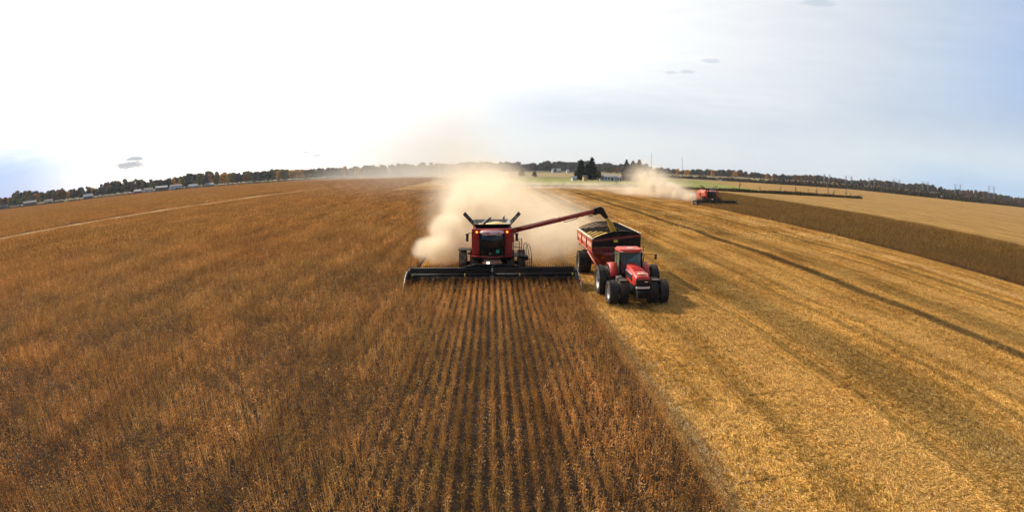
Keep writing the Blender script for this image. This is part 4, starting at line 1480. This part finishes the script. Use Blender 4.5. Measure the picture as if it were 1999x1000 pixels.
# behind the centre combine
puffs = [((-4.4, 47.6, 1.6), (1.6, 1.8, 1.3), 1.9), ((-6.0, 49.5, 1.2), (1.2, 2.0, .9), 1.8), ((-3.8, 50.5, 2.6), (1.6, 2.4, 1.5), 1.7), ((-2.5, 49.0, 1.0), (2.0, 2.0, 1.1), 1.1), ((-5.0, 52.5, 2.6), (1.2, 2.0, 1.2), 1.2),
         ((-3.2, 56.0, 4.0), (1.9, 3.4, 1.9), 1.4), ((-1.0, 60.0, 4.2), (2.4, 4.0, 2.2), 1.0), ((-3.4, 65.0, 5.4), (2.0, 5.0, 2.4), 1.1), ((.6, 70.0, 5.2), (2.6, 5.0, 2.4), .9),
         ((-1.5, 60, 3.4), (3.8, 8.0, 3.0), .36, 1), ((-1.2, 72.0, 4.2), (4.4, 10.0, 3.0), .36, 1), ((-1.0, 88.0, 4.8), (5.0, 14.0, 3.1), .22, 1), ((-3.0, 110.0, 5.6), (7.5, 18.0, 3.6), .11, 1),
         ((4.0, 80.0, 2.8), (5.0, 16.0, 2.6), .22, 1), ((4.8, 51.0, 1.8), (2.6, 4.0, 1.6), .55, 1), ((7.4, 57.0, 2.0), (3.2, 7.0, 1.8), .34, 1), ((5.8, 64.0, 2.4), (4.5, 9.0, 2.2), .28, 1),
         ((2.2, 49.0, 1.2), (1.8, 2.0, 1.2), .5, 1), ((-6, 115, 11.5), (9, 18, 5), .045, 1)]
dust('combine_dust', (-20, 44.6, 0.02), (18, 150, 24), (120, 270, 90), puffs, 'thick cream dust cloud billowing up behind the centre combine', .62, .55, 2.1, .32, seed=3.0, color=(.965, .85, .67))
# thin veil drifting up and to the left, far behind
veil = [((-12, 150, 12), (12, 30, 9), .8, 1), ((-24, 180, 16), (18, 40, 12), .75, 1), ((-9, 135, 17), (10, 25, 8), .6, 1), ((-42, 210, 15), (26, 50, 12), .4, 1), ((-16, 190, 26), (16, 40, 9), .4, 1),
        ((-80, 560, 3), (45, 70, 9), .9, 1), ((-130, 600, 3), (50, 80, 9), .6, 1), ((-40, 540, 5), (50, 70, 12), .8, 1), ((-190, 640, 2), (45, 60, 6), .3, 1), ((2, 250, 5), (9, 50, 5), .5, 1)]
dust('drifting_dust', (-260, 110, 0.02), (35, 720, 48), (118, 200, 44), veil, 'thin beige dust veil drifting over the far end of the crop', .045, .12, 1.0, .007, seed=11.0, stretch=1.0, color=(.72, .67, .60))
# behind the distant combine
p2 = [((53.4, 143.5, 1.5), (1.9, 3.0, 1.4), 1.6), ((51.5, 148, 2.0), (2.4, 4.0, 1.7), 1.6), ((50.5, 155, 2.8), (2.8, 5.0, 2.1), 1.4), ((48.8, 163, 4.2), (2.8, 6, 2.6), 1.2), ((48.6, 172, 6.0), (2.8, 7, 2.6), .9),
      ((51, 156, 2.6), (4.4, 10, 2.8), .34, 1), ((49, 168, 4.6), (4.4, 10, 3.6), .36, 1), ((48.6, 178, 6.2), (4.6, 10.0, 4.2), .24, 1),
      ((45, 176, 1.6), (5.5, 14, 1.9), .30, 1), ((40, 212, 1.6), (10, 16, 1.8), .16, 1), ((24, 232, 1.2), (15, 14, 1.6), .14, 1)]
dust('distant_dust', (4, 138, 0.02), (66, 260, 17), (124, 200, 50), p2, 'pale dust plume trailing the distant combine on the right', .36, .44, 1.7, .27, seed=21.0, color=(.965, .86, .70))


# ------------------------------------------------------------------ trees, near to far
def leaf_mat(name, trans=.25):
    return leafy(name, (1, 1, 1), trans)


LEAF = leaf_mat('tree_leaves')
BARK = mat('bark', (.07, .055, .04), .9)


def crown_mb(seed, h, wid, base, nq, qs, pal, shape='round'):
    rnd = random.Random(seed)
    mb = MB(); mb.col = []
    blobs = []
    for k in range(9):
        a = rnd.uniform(0, 2 * PI); t = rnd.random()
        rr = wid * .5 * rnd.uniform(.15, .62) * (1.15 - .7 * t)
        blobs.append((math.cos(a) * rr, math.sin(a) * rr, base + (h - base) * (.22 + .60 * t), wid * rnd.uniform(.20, .34), rnd.choice(pal)))
    blobs.append((0, 0, h - wid * .22, wid * .22, pal[0]))
    for q in range(nq):
        bx, by, bz, br, bc = rnd.choice(blobs)
        v = Vector((rnd.gauss(0, 1), rnd.gauss(0, 1), rnd.gauss(0, 1))).normalized() * br * rnd.uniform(.55, 1.15)
        p = Vector((bx, by, bz)) + Vector((v.x, v.y, v.z * .8))
        u = Vector((rnd.gauss(0, 1), rnd.gauss(0, 1), rnd.gauss(0, 1))).normalized() * qs * rnd.uniform(.5, 1.2)
        w = Vector((rnd.gauss(0, 1), rnd.gauss(0, 1), rnd.gauss(0, 1))).cross(u).normalized() * qs * rnd.uniform(.4, 1.0)
        b = len(mb.v)
        mb.v += [tuple(p - u), tuple(p + w), tuple(p + u), tuple(p - w)]
        mb.face((b, b + 1, b + 2, b + 3))
        k = rnd.uniform(.6, 1.35)
        mb.col += [tuple(c * k for c in bc)] * 4
    return mb


def conifer_mb(seed, h, wid, base, pal):
    rnd = random.Random(seed)
    mb = MB(); mb.col = []
    z = base
    while z < h:
        t = (z - base) / (h - base)
        rad = wid * .5 * (1 - t) ** .62 * rnd.uniform(.5, 1.2) + .25
        nb = int(14 + 22 * (1 - t))
        for k in range(nb):
            a = rnd.uniform(0, 2 * PI); L = rad * rnd.uniform(.55, 1.1)
            dirv = Vector((math.cos(a), math.sin(a), rnd.uniform(-.25, .15)))
            side = Vector((-math.sin(a), math.cos(a), 0))
            for s_ in range(4):
                f = (s_ + .6) / 4
                p = Vector((0, 0, z)) + dirv * L * f
                u = dirv * L * .22; w = (side * rnd.uniform(.5, 1) + Vector((0, 0, rnd.uniform(-.5, .5)))) * (.5 + .6 * (1 - f)) * wid * .22
                b = len(mb.v)
                mb.v += [tuple(p - u), tuple(p + w), tuple(p + u), tuple(p - w)]
                mb.face((b, b + 1, b + 2, b + 3))
                k_ = rnd.uniform(.6, 1.3); c = rnd.choice(pal)
                mb.col += [tuple(q * k_ for q in c)] * 4
        z += h * .035
    return mb


def trunk_mb(seed, h, r, limbs=4, top=.8):
    rnd = random.Random(seed)
    mb = MB()
    mb.tube([(0, 0, -.1), (rnd.gauss(0, .1), rnd.gauss(0, .1), h * .4), (rnd.gauss(0, .25), rnd.gauss(0, .25), h * top)], [r, r * .7, r * .2], 6)
    for k in range(limbs):
        a = rnd.uniform(0, 2 * PI); z = h * rnd.uniform(.3, .65); L = h * rnd.uniform(.2, .35)
        mb.tube([(0, 0, z), (math.cos(a) * L * .5, math.sin(a) * L * .5, z + L * .45), (math.cos(a) * L * .8, math.sin(a) * L * .8, z + L * .95)], [r * .5, r * .3, r * .1], 5)
    return mb


def bare_mb(seed, h, r, n=26):
    rnd = random.Random(seed)
    mb = MB()
    mb.tube([(0, 0, -.1), (rnd.gauss(0, .1), rnd.gauss(0, .1), h * .5), (rnd.gauss(0, .2), rnd.gauss(0, .2), h)], [r, r * .6, r * .15], 5)
    for k in range(n):
        a = rnd.uniform(0, 2 * PI); z = h * rnd.uniform(.12, .85); L = h * rnd.uniform(.15, .38) * (1.1 - z / h * .6)
        e = (math.cos(a) * L * .6, math.sin(a) * L * .6, z + L * .8)
        mb.tube([(0, 0, z), (e[0] * .55, e[1] * .55, z + L * .3), e], [r * .4, r * .25, r * .12], 4)
        for q in range(3):
            a2 = a + rnd.gauss(0, .7); l2 = L * rnd.uniform(.3, .6)
            mb.tube([(e[0] * .6, e[1] * .6, z + L * .4), (e[0] * .6 + math.cos(a2) * l2 * .6, e[1] * .6 + math.sin(a2) * l2 * .6, z + L * .4 + l2 * .8)], [r * .2, r * .08], 3)
    return mb


TREE_KINDS = {
    'dark_green': ([(.035, .06, .022), (.045, .07, .022), (.022, .042, .022)], 'dark green leafy tree'),
    'olive': ([(.16, .15, .035), (.12, .13, .03), (.20, .18, .04)], 'olive green leafy tree'),
    'rust': ([(.24, .10, .03), (.18, .07, .03), (.27, .13, .035)], 'rust brown autumn tree'),
    'gold': ([(.55, .28, .03), (.45, .21, .03), (.6, .36, .05)], 'golden yellow autumn tree'),
    'grey': ([(.11, .08, .07), (.13, .095, .075), (.08, .06, .06)], 'grey brown thinning tree'),
}
tree_protos = {}
used_kind = set()


def tree(kind, x, y, h, label, group, variant=0, wf=.72):
    key = (kind, variant)
    if key not in tree_protos:
        pal = TREE_KINDS[kind][0]
        r = empty('broadleaf_tree')
        crown_mb(hash(kind) % 97 + variant * 13 if False else len(tree_protos) * 13 + 5, 1.0 * 14, 14 * wf, 2.0, 900, .62, pal).build('crown', LEAF, r, recalc=False)
        trunk_mb(variant + 3, 14, .28).build('trunk', BARK, r)
        tree_protos[key] = r
        o = r
    else:
        o = copy_tree(tree_protos[key])
    s_ = h / 14
    o.location = (x, y, 0)
    o.scale = (s_ * random.uniform(.9, 1.25), s_ * random.uniform(.9, 1.25), s_)
    o.rotation_euler = (0, 0, random.uniform(0, 6.28))
    tag(o, label, 'tree', group)
    return o


# left tree line, seen tree by tree
random.seed(21)
LINE = [(-900, 560), (-760, 505), (-640, 478), (-500, 478), (-450, 515), (-405, 560), (-370, 630), (-305, 690), (-250, 735), (-200, 790), (-130, 830)]
def along(P, s):
    tot = sum(math.dist(a, b) for a, b in zip(P, P[1:])); d = s * tot
    for a, b in zip(P, P[1:]):
        L = math.dist(a, b)
        if d <= L: return (a[0] + (b[0] - a[0]) * d / L, a[1] + (b[1] - a[1]) * d / L)
        d -= L
    return P[-1]
n = 150
for i in range(n):
    s_ = (i + random.random()) / n
    x, y = along(LINE, s_)
    k = random.random()
    deep = random.uniform(4, 60)
    L_ = math.hypot(x, y)
    x2, y2 = x + x / L_ * deep, y + y / L_ * deep
    if s_ < .45: kind = random.choices(('dark_green', 'olive', 'rust', 'gold', 'grey'), (3, 3.5, 2, 1.3, 2.5))[0]
    else: kind = random.choices(('dark_green', 'olive', 'rust', 'gold', 'grey'), (3, 3, 1.5, 1.2, 4))[0]
    if s_ > .8: kind = random.choices(('olive', 'gold', 'grey', 'rust'), (4, 3, 3, 2))[0]
    h = random.uniform(10, 17) if s_ < .55 else random.uniform(12, 17)
    tree(kind, x2, y2, h, TREE_KINDS[kind][1] + ' in the long line beyond the crop on the left', 'trees beyond the left field, ' + kind.replace('_', ' '), random.randrange(3))

# row of trees standing before the right hand woods
for i in range(95):
    s_ = (i + random.random()) / 95
    x, y = along([(120, 1010), (260, 960), (420, 880), (560, 800), (720, 700), (860, 600), (960, 500)], s_)
    kind = random.choices(('dark_green', 'olive', 'rust', 'gold', 'grey'), (3, 1, 1.5, 2.2 if .12 < s_ < .5 else .4, 3))[0]
    tree(kind, x + random.uniform(-8, 8), y + random.uniform(-30, 8), random.uniform(8, 13) if s_ < .45 else random.uniform(4.5, 8), TREE_KINDS[kind][1] + ' at the edge of the woods on the right', 'trees before the right woods, ' + kind.replace('_', ' '), random.randrange(3))


# the woods themselves: too dense to count
def woods(name, line, depth, n, hr, kinds, label, seed):
    rnd = random.Random(seed)
    protos = []
    for i, k in enumerate(kinds):
        c = crown_mb(200 + i * 7 + seed, 14, 9.0, 1.2, 520, .85, TREE_KINDS[k][0])
        protos.append((c, LEAF))
    pts = []
    for i in range(n):
        x, y = along(line, rnd.random())
        L_ = math.hypot(x, y); dp = rnd.random() * depth
        x, y = x + x / L_ * dp, y + y / L_ * dp
        h = rnd.uniform(*hr) * (.8 + .55 * (mnoise.noise(Vector((x * .012, y * .012, seed))) + .4))
        pts.append((x, y, rnd.randrange(len(protos)), rnd.uniform(0, 6.28), h / 14 * rnd.uniform(.9, 1.3), h / 14, .01, h / 14))
    return scatter(name, pts, protos, label, 'woods')


woods('left_woods', [(-1000, 640), (-760, 560), (-560, 560), (-470, 620), (-400, 700), (-300, 790), (-180, 860), (-60, 900)], 150, 1500, (8, 18), ('dark_green', 'grey', 'olive', 'rust', 'grey'), 'dense autumn woods behind the left tree line', 4)
woods('middle_woods', [(-120, 1180), (40, 1160), (180, 1120), (300, 1060)], 180, 1200, (10, 20), ('dark_green', 'grey', 'grey', 'dark_green', 'grey'), 'dark distant woods behind the green pasture', 5)
woods('right_woods', [(260, 1080), (420, 990), (600, 880), (780, 740), (940, 600), (1080, 460)], 160, 2100, (6, 12.5), ('dark_green', 'dark_green', 'grey', 'grey', 'rust'), 'dark blue green woods along the horizon on the right', 6)

# farm windbreak: tall conifers
PINEPAL = [(.014, .03, .013), (.02, .038, .015), (.01, .022, .012)]
pine_protos = []
for i, (x, y, h, w, lab) in enumerate([
        (61.8, 390, 14.6, 6.5, 'dark conifer, left one of the tall pair beside the farmhouse'),
        (69.6, 390, 16.4, 6.8, 'tallest dark conifer just left of the white farmhouse'),
        (65.9, 388, 12.2, 4.6, 'short dark conifer between the two tall ones left of the farmhouse'),
        (94.8, 390, 15.2, 6.4, 'dark conifer nearest the white farmhouse on its right side'),
        (99.8, 391, 14.6, 5.8, 'dark conifer in the middle of the three right of the farmhouse'),
        (104.2, 390, 15.4, 6.6, 'dusty dark conifer beside the distant dust plume')]):
    r = empty('conifer_tree', (x, y, 0), i)
    conifer_mb(i * 3 + 1, h, w * 1.45, 1.2, PINEPAL).build('crown', LEAF, r, recalc=False)
    trunk_mb(i, h, .25, 0, .95).build('trunk', BARK, r)
    tag(r, lab, 'conifer', 'conifers around the farmhouse')
# leafy undergrowth trees between the conifers
for i, (x, y, h, kind, lab) in enumerate([
        (58.5, 388, 7.5, 'dark_green', 'low dark bushy tree left of the tall conifers'), (73.5, 386, 7.0, 'olive', 'low olive tree between the conifers and the farmhouse'),
        (92.5, 384, 8.5, 'grey', 'low grey tree at the right end of the farmhouse'), (99.5, 383, 9.0, 'dark_green', 'bushy dark tree under the right conifers'),
        (107.5, 386, 8.5, 'dark_green', 'bushy dark tree at the dusty end of the windbreak'),
        (24.5, 470, 8.0, 'dark_green', 'lone dark round tree in the pasture beside the dust'), (34.0, 455, 6.0, 'grey', 'small upright dark tree in the pasture'),
        (118, 470, 7.0, 'olive', 'low tree beyond the farm windbreak')]):
    tree(kind, x, y, h, lab, 'trees around the pasture', i % 3)

# ------------------------------------------------------------------ farm buildings
ROOFW = mat('pale_metal_roof', (.27, .27, .27), .8)
WALLW = mat('white_siding', (.70, .69, .66), .7)
WALLB = mat('brown_siding', (.20, .13, .09), .8)
WALLG = mat('grey_siding', (.16, .15, .14), .8)
ROOFD = mat('dark_shingle_roof', (.07, .06, .06), .85)
ROOFR = mat('brown_shingle_roof', (.15, .09, .07), .85)
WALLP = mat('pink_siding', (.62, .22, .48), .7)
WALLO = mat('orange_siding', (.60, .36, .16), .7)
WIN = mat('window_glass', (.03, .04, .05), .15)


def house(name, x, y, rz, w, d, h, rh, wall_m, roof_m, label, cat, group=None, wins=3, door=True):
    r = empty(name, (x, y, 0), rz)
    mb = MB(); mb.prism([(-d / 2, 0), (d / 2, 0), (d / 2, h), (0, h + rh), (-d / 2, h)], 'x', -w / 2, w / 2)
    mb.build('wall', wall_m, r)
    mb = MB()
    o_ = .4
    sl = rh / (d / 2)
    for s in (-1, 1):
        a = [(s * (d / 2 + o_), h - sl * o_ + .05), (0, h + rh + .05), (0, h + rh + .25), (s * (d / 2 + o_), h - sl * o_ + .22)]
        mb.prism(a, 'x', -w / 2 - o_, w / 2 + o_)
    mb.build('roof', roof_m, r)
    for k in range(wins):
        mb = MB(); mb.box((-w / 2 + w * (k + .7) / (wins + .5), -d / 2 - .02, h * .55), (1.1, .06, 1.2)); mb.build('window', WIN, r)
    if door:
        mb = MB(); mb.box((w / 2 - 1.2, -d / 2 - .02, 1.05), (1.0, .06, 2.1)); mb.build('door', ROOFD, r)
    tag(r, label, cat, group)
    return r


house('farmhouse', 80.2, 390, -.05, 9.5, 7, 2.9, 1.3, WALLW, ROOFW, 'long white farmhouse with pale roof between the conifer groups', 'house', wins=4)
house('farm_shed', 87.8, 389, -.05, 6.0, 6, 2.6, 1.1, WALLW, ROOFW, 'white shed joined to the right of the farmhouse', 'shed', wins=1)
house('farm_shed', 61.5, 372, .2, 2.6, 3, 3.0, .8, WALLO, ROOFD, 'small orange shed in front of the left conifers', 'shed', wins=0, door=False)
house('farm_shed', 56.0, 385, .2, 3.2, 3, 2.2, .7, WALLW, ROOFW, 'tiny white shed left of the orange shed', 'shed', wins=0, door=False)
house('farmhouse', 118, 1040, 0, 16, 10, 5, 3, WALLW, ROOFW, 'far white house before the middle woods', 'house', wins=3)
house('farm_shed', 142, 1040, 0, 10, 8, 4, 2, WALLW, ROOFW, 'far white shed right of the far white house', 'shed', wins=1)
# village along the left road
vil = [(-636, 478, .7, 14, 9, 3.2, 2.4, WALLB, ROOFD, 'brown house at the far left end of the village'),
       (-560, 470, .8, 20, 12, 4.0, 2.2, WALLG, ROOFD, 'long dark roofed barn among the left trees'),
       (-520, 472, .8, 12, 9, 3.0, 2.2, WALLW, ROOFR, 'small white house left of the golden tree'),
       (-455, 486, .8, 13, 9, 3.2, 2.6, WALLG, ROOFW, 'grey house with pale roof behind the roadside hedge'),
       (-417, 545, .8, 10, 8, 3.0, 1.6, WALLP, ROOFW, 'pink walled building beside the white vehicles'),
       (-409, 558, .8, 12, 8, 3.6, 1.8, WALLW, ROOFR, 'white house right of the pink building'),
       (-396, 570, .8, 16, 8, 4.6, 1.6, WALLB, ROOFW, 'two storey brown building with pale flat looking roof'),
       (-386, 590, .8, 16, 8, 5.0, 1.4, WALLW, ROOFR, 'white building with brown roof near the village middle'),
       (-372, 612, .8, 12, 8, 3.0, 2.0, WALLW, ROOFW, 'low white building with white roof near the pole'),
       (-362, 640, .8, 11, 8, 3.0, 1.8, WALLW, ROOFW, 'low white house at the right end of the village')]
for v_ in vil: house('village_house', *v_[:9], v_[9], 'house', 'village houses beyond the left field', wins=3)
r = empty('tower_block', (-247, 1095, 0), .2)
mb = MB(); mb.box((0, 0, 9), (19, 14, 18)); mb.build('wall', WALLG, r)
mb = MB(); mb.box((1, 0, 18.8), (12, 8, 1.6)); mb.build('roof', ROOFD, r)
for q in range(4):
    mb = MB(); mb.box((0, -7.04, 3 + q * 4), (17, .1, 1.5)); mb.build('window', WIN, r)
tag(r, 'blocky grey building rising above the trees left of the dust', 'building')

# ------------------------------------------------------------------ masts, poles, pylons
STEEL = mat('galvanised_steel', (.22, .24, .27), .6)
WOODP = mat('pole_wood', (.10, .08, .07), .9)


def mast(x, y, h, label):
    r = empty('radio_mast', (x, y, 0))
    mb = MB()
    pts = [(.55 * math.cos(R(a)), .55 * math.sin(R(a))) for a in (90, 210, 330)]
    for px, py in pts: mb.tube([(px, py, 0), (px * .6, py * .6, h)], .14, 4)
    z = 0
    while z < h - 2:
        for i in range(3):
            a, b = pts[i], pts[(i + 1) % 3]
            mb.tube([(a[0], a[1], z), (b[0], b[1], z + 2)], .07, 3)
        z += 2
    mb.build('mast_frame', STEEL, r)
    mb = MB(); mb.tube([(0, 0, h - .1), (0, 0, h + 3)], .12, 4); mb.build('antenna', STEEL, r)
    tag(r, label, 'mast', 'radio masts on the horizon')


mast(334, 1150, 45, 'tall thin radio mast above the dust of the distant combine')
mast(405, 1150, 38, 'thin radio mast right of the tallest one above the woods')
mast(-225, 1100, 28, 'thin radio mast beside the blocky grey building')
py0 = None
for i, (x, y, h) in enumerate([(570, 821, 17), (604, 797, 16.5), (639, 769, 17), (676, 737, 18), (717, 697, 19), (761, 648, 20.5), (805, 594, 24)]):
    if py0 is None:
        r = empty('power_pylon')
        for s in (-1, 1):
            mb = MB()
            for sx in (-1, 1):
                for sy in (-1, 1): mb.tube([(s * 3.0 + sx * .9, sy * .9, 0), (s * 3.0 + sx * .25, sy * .25, 20)], .16, 4)
            for q in range(9):
                z = q * 2.2; k = .9 - .65 * z / 20
                mb.tube([(s * 3 - k, -k, z), (s * 3 + k, -k, z + 2.2)], .08, 3); mb.tube([(s * 3 + k, k, z), (s * 3 - k, k, z + 2.2)], .08, 3)
            mb.build('pylon_leg', STEEL, r)
        for z in (14.5, 17, 19.6):
            mb = MB(); mb.tube([(-5.2, 0, z), (5.2, 0, z)], .12, 4); mb.build('cross_arm', STEEL, r)
        py0 = r
    else:
        r = copy_tree(py0)
    r.location = (x, y, 0); r.rotation_euler = (0, 0, R(-50)); r.scale = (1.8, 1.8, h / 20)
    which = ['first', 'second', 'third', 'fourth', 'fifth', 'sixth', 'seventh and tallest'][i]
    tag(r, f'{which} twin power pylon counted from the left along the right horizon', 'pylon', 'power pylons on the right horizon')
pp0 = None
for i, (x, y, h) in enumerate([(-515, 415, 17), (-500, 463, 16), (-455, 474, 15), (-407, 466, 16), (-400, 502, 15), (-392, 520, 14)]):
    if pp0 is None:
        r = empty('utility_pole')
        mb = MB(); mb.tube([(0, 0, 0), (0, 0, 15)], [.26, .18], 6); mb.build('pole', WOODP, r)
        mb = MB(); mb.box((0, 0, 14.2), (2.6, .2, .25)); mb.box((0, 0, 12.8), (2.2, .2, .2)); mb.parts('cross_arm', WOODP, r)
        pp0 = r
    else: r = copy_tree(pp0)
    r.location = (x, y, 0); r.scale = (1, 1, h / 15)
    which = ['first', 'second', 'third', 'fourth', 'fifth', 'sixth'][i]
    tag(r, f'{which} wooden utility pole from the left edge beyond the crop', 'utility pole', 'utility poles along the left road')

# ------------------------------------------------------------------ hedge with bare saplings, roadside scrub
GRASSP = [(.10, .08, .03), (.06, .05, .02), (.16, .12, .05), (.045, .045, .018)]


def scrub(name, line, width, n, hr, qs, pal, label, seed, kind_cat='hedge'):
    rnd = random.Random(seed)
    mb = MB(); mb.col = []
    for i in range(n):
        x, y = along(line, rnd.random())
        x += rnd.gauss(0, width * .35); y += rnd.gauss(0, width * .35)
        h = rnd.uniform(*hr) * (0.6 + .8 * max(0, mnoise.noise(Vector((x * .06, y * .06, seed))) + .3))
        for k in range(9):
            p = Vector((x + rnd.gauss(0, .5), y + rnd.gauss(0, .5), h * rnd.random()))
            u = Vector((rnd.gauss(0, 1), rnd.gauss(0, 1), rnd.gauss(0, .6))).normalized() * qs
            w = Vector((rnd.gauss(0, .5), rnd.gauss(0, .5), 1)).normalized() * qs * rnd.uniform(.6, 1.6)
            b = len(mb.v)
            mb.v += [tuple(p - u), tuple(p + w), tuple(p + u), tuple(p - w * .5)]
            mb.face((b, b + 1, b + 2, b + 3))
            c = rnd.choice(pal); k_ = rnd.uniform(.6, 1.3)
            mb.col += [tuple(q * k_ for q in c)] * 4
    o = mb.build(name, LEAF, recalc=False)
    tag(o, label, kind_cat, kind='stuff')


scrub('hedge_grass', [(86, 240), (103, 239), (118, 231), (140, 226), (160, 226), (178, 224)], 2.2, 1600, (.5, 1.5), .28, GRASSP, 'dark strip of rough grass pointing into the right hand stubble', 31, 'rough grass')
scrub('pasture_edge_grass', [(-16, 266), (13, 251), (64, 249), (91, 247)], 2.4, 1800, (.5, 1.4), .28, GRASSP, 'dark rough grass along the near edge of the green pasture', 32, 'rough grass')
scrub('right_roadside_scrub', [(190, 640), (250, 520), (292, 478), (355, 460), (375, 380), (415, 345), (555, 358), (720, 335)], 9, 2600, (1.2, 4.0), .8, [(.07, .055, .04), (.05, .045, .022), (.12, .09, .05), (.04, .04, .03)], 'dark brown scrub along the road beyond the right stubble', 33, 'scrub')
scrub('right_far_scrub', [(300, 560), (420, 500), (560, 470), (700, 440), (880, 400)], 26, 2200, (1.5, 5.5), 1.0, [(.07, .055, .04), (.05, .05, .022), (.14, .09, .05), (.035, .04, .03)], 'patchy dark bushes across the far right farmland', 34, 'scrub')
scrub('left_roadside_scrub', [(-900, 450), (-700, 410), (-605, 430), (-440, 424), (-416, 468), (-368, 523), (-342, 590), (-287, 626), (-236, 678), (-184, 746), (-128, 772)], 5, 2600, (.8, 2.6), .6, [(.07, .055, .045), (.05, .05, .022), (.13, .10, .06), (.10, .09, .08)], 'low grey brown hedge between the left crop and the road', 35, 'hedge')

for i, (x, y, h) in enumerate([(58.5, 262, 5.5), (74, 258, 3.6), (112, 236, 3.6), (121, 231.5, 3.0), (131, 229, 4.2), (139, 227.5, 4.4), (146, 226.8, 3.2), (151, 226.5, 4.6), (158, 226, 5.2), (161.5, 225.8, 4.2), (169, 225, 4.6), (147, 309, 4.0), (172, 224.8, 3.0)]):
    r = empty('bare_tree', (x, y, 0), i)
    bare_mb(i + 5, h, .09, 30 if i else 44).build('branches', WOODP, r)
    lab = ['bare many stemmed tree at the pasture edge in front of the left conifers', 'thin bare sapling at the pasture edge below the farmhouse'][i] if i < 2 else 'thin bare sapling on the dark grass strip in the right stubble'
    tag(r, lab, 'bare tree', 'bare saplings on the grass strip' if i >= 2 else None)

# ------------------------------------------------------------------ far vehicles
CARW = mat('white_car_paint', (.7, .7, .7), .3); CARD = mat('dark_car_paint', (.05, .06, .10), .3)


def car(x, y, rz, body_m, label, van=False, group=None):
    r = empty('parked_car' if not van else 'van', (x, y, .02), rz)
    mb = MB()
    if van: pf_ = [(-2.4, .35), (2.4, .35), (2.4, 1.1), (1.7, 1.3), (1.3, 2.1), (-2.4, 2.1)]
    else: pf_ = [(-2.2, .35), (2.2, .35), (2.25, .85), (1.2, .98), (.6, 1.45), (-1.1, 1.48), (-1.8, 1.0), (-2.2, .95)]
    mb.v = []
    n_ = len(pf_)
    mb.prism([(a, b) for a, b in pf_], 'y', -.88, .88)
    mb.build('body', body_m, r, bevel=.05)
    mb = MB(); mb.prism([(-1.3, 1.0), (1.0, 1.0), (.5, 1.38), (-1.0, 1.4)] if not van else [(.9, 1.25), (1.66, 1.3), (1.26, 2.0), (.9, 2.0)], 'y', -.895, .895); mb.build('window', WIN, r)
    for sx in (-1.4, 1.4):
        for sy in (-1, 1):
            mb = MB(); mb.tube([(sx, sy * .72, .33), (sx, sy * .92, .33)], .33, 12); mb.build('wheel', RUBBER, r)
    tag(r, label, 'van' if van else 'car', group)


car(226, 524, 2.6, CARW, 'white car driving on the distant road right of the dust plume')
car(357, 478, 2.5, CARD, 'dark car on the far right road beside the scrub')
car(500, 452, 2.8, CARW, 'white van further along the far right road', van=True)
for i, (x, y) in enumerate([(-440, 500), (-424, 520), (-417, 531), (-398, 553), (-386, 578), (-380, 596), (-371, 600), (-360, 618), (-352, 622)]):
    car(x, y, .9, CARW, 'white vehicle parked before the village houses on the left', van=i % 2 == 0, group='white vehicles before the village')

# ------------------------------------------------------------------ haze
mb = MB(); mb.box((0, 450, 29), (2700, 2100, 60))
hz_m = bpy.data.materials.new('haze'); hz_m.use_nodes = True
nt = hz_m.node_tree; nt.nodes.clear()
pv = nt.nodes.new('ShaderNodeVolumePrincipled')
pv.inputs['Color'].default_value = (.80, .88, 1.0, 1); pv.inputs['Density'].default_value = .00007; pv.inputs['Anisotropy'].default_value = .1
ou = nt.nodes.new('ShaderNodeOutputMaterial'); nt.links.new(pv.outputs[0], ou.inputs['Volume'])
tag(mb.build('haze', hz_m), 'thin bluish air in front of the distant woods', 'haze', kind='stuff')
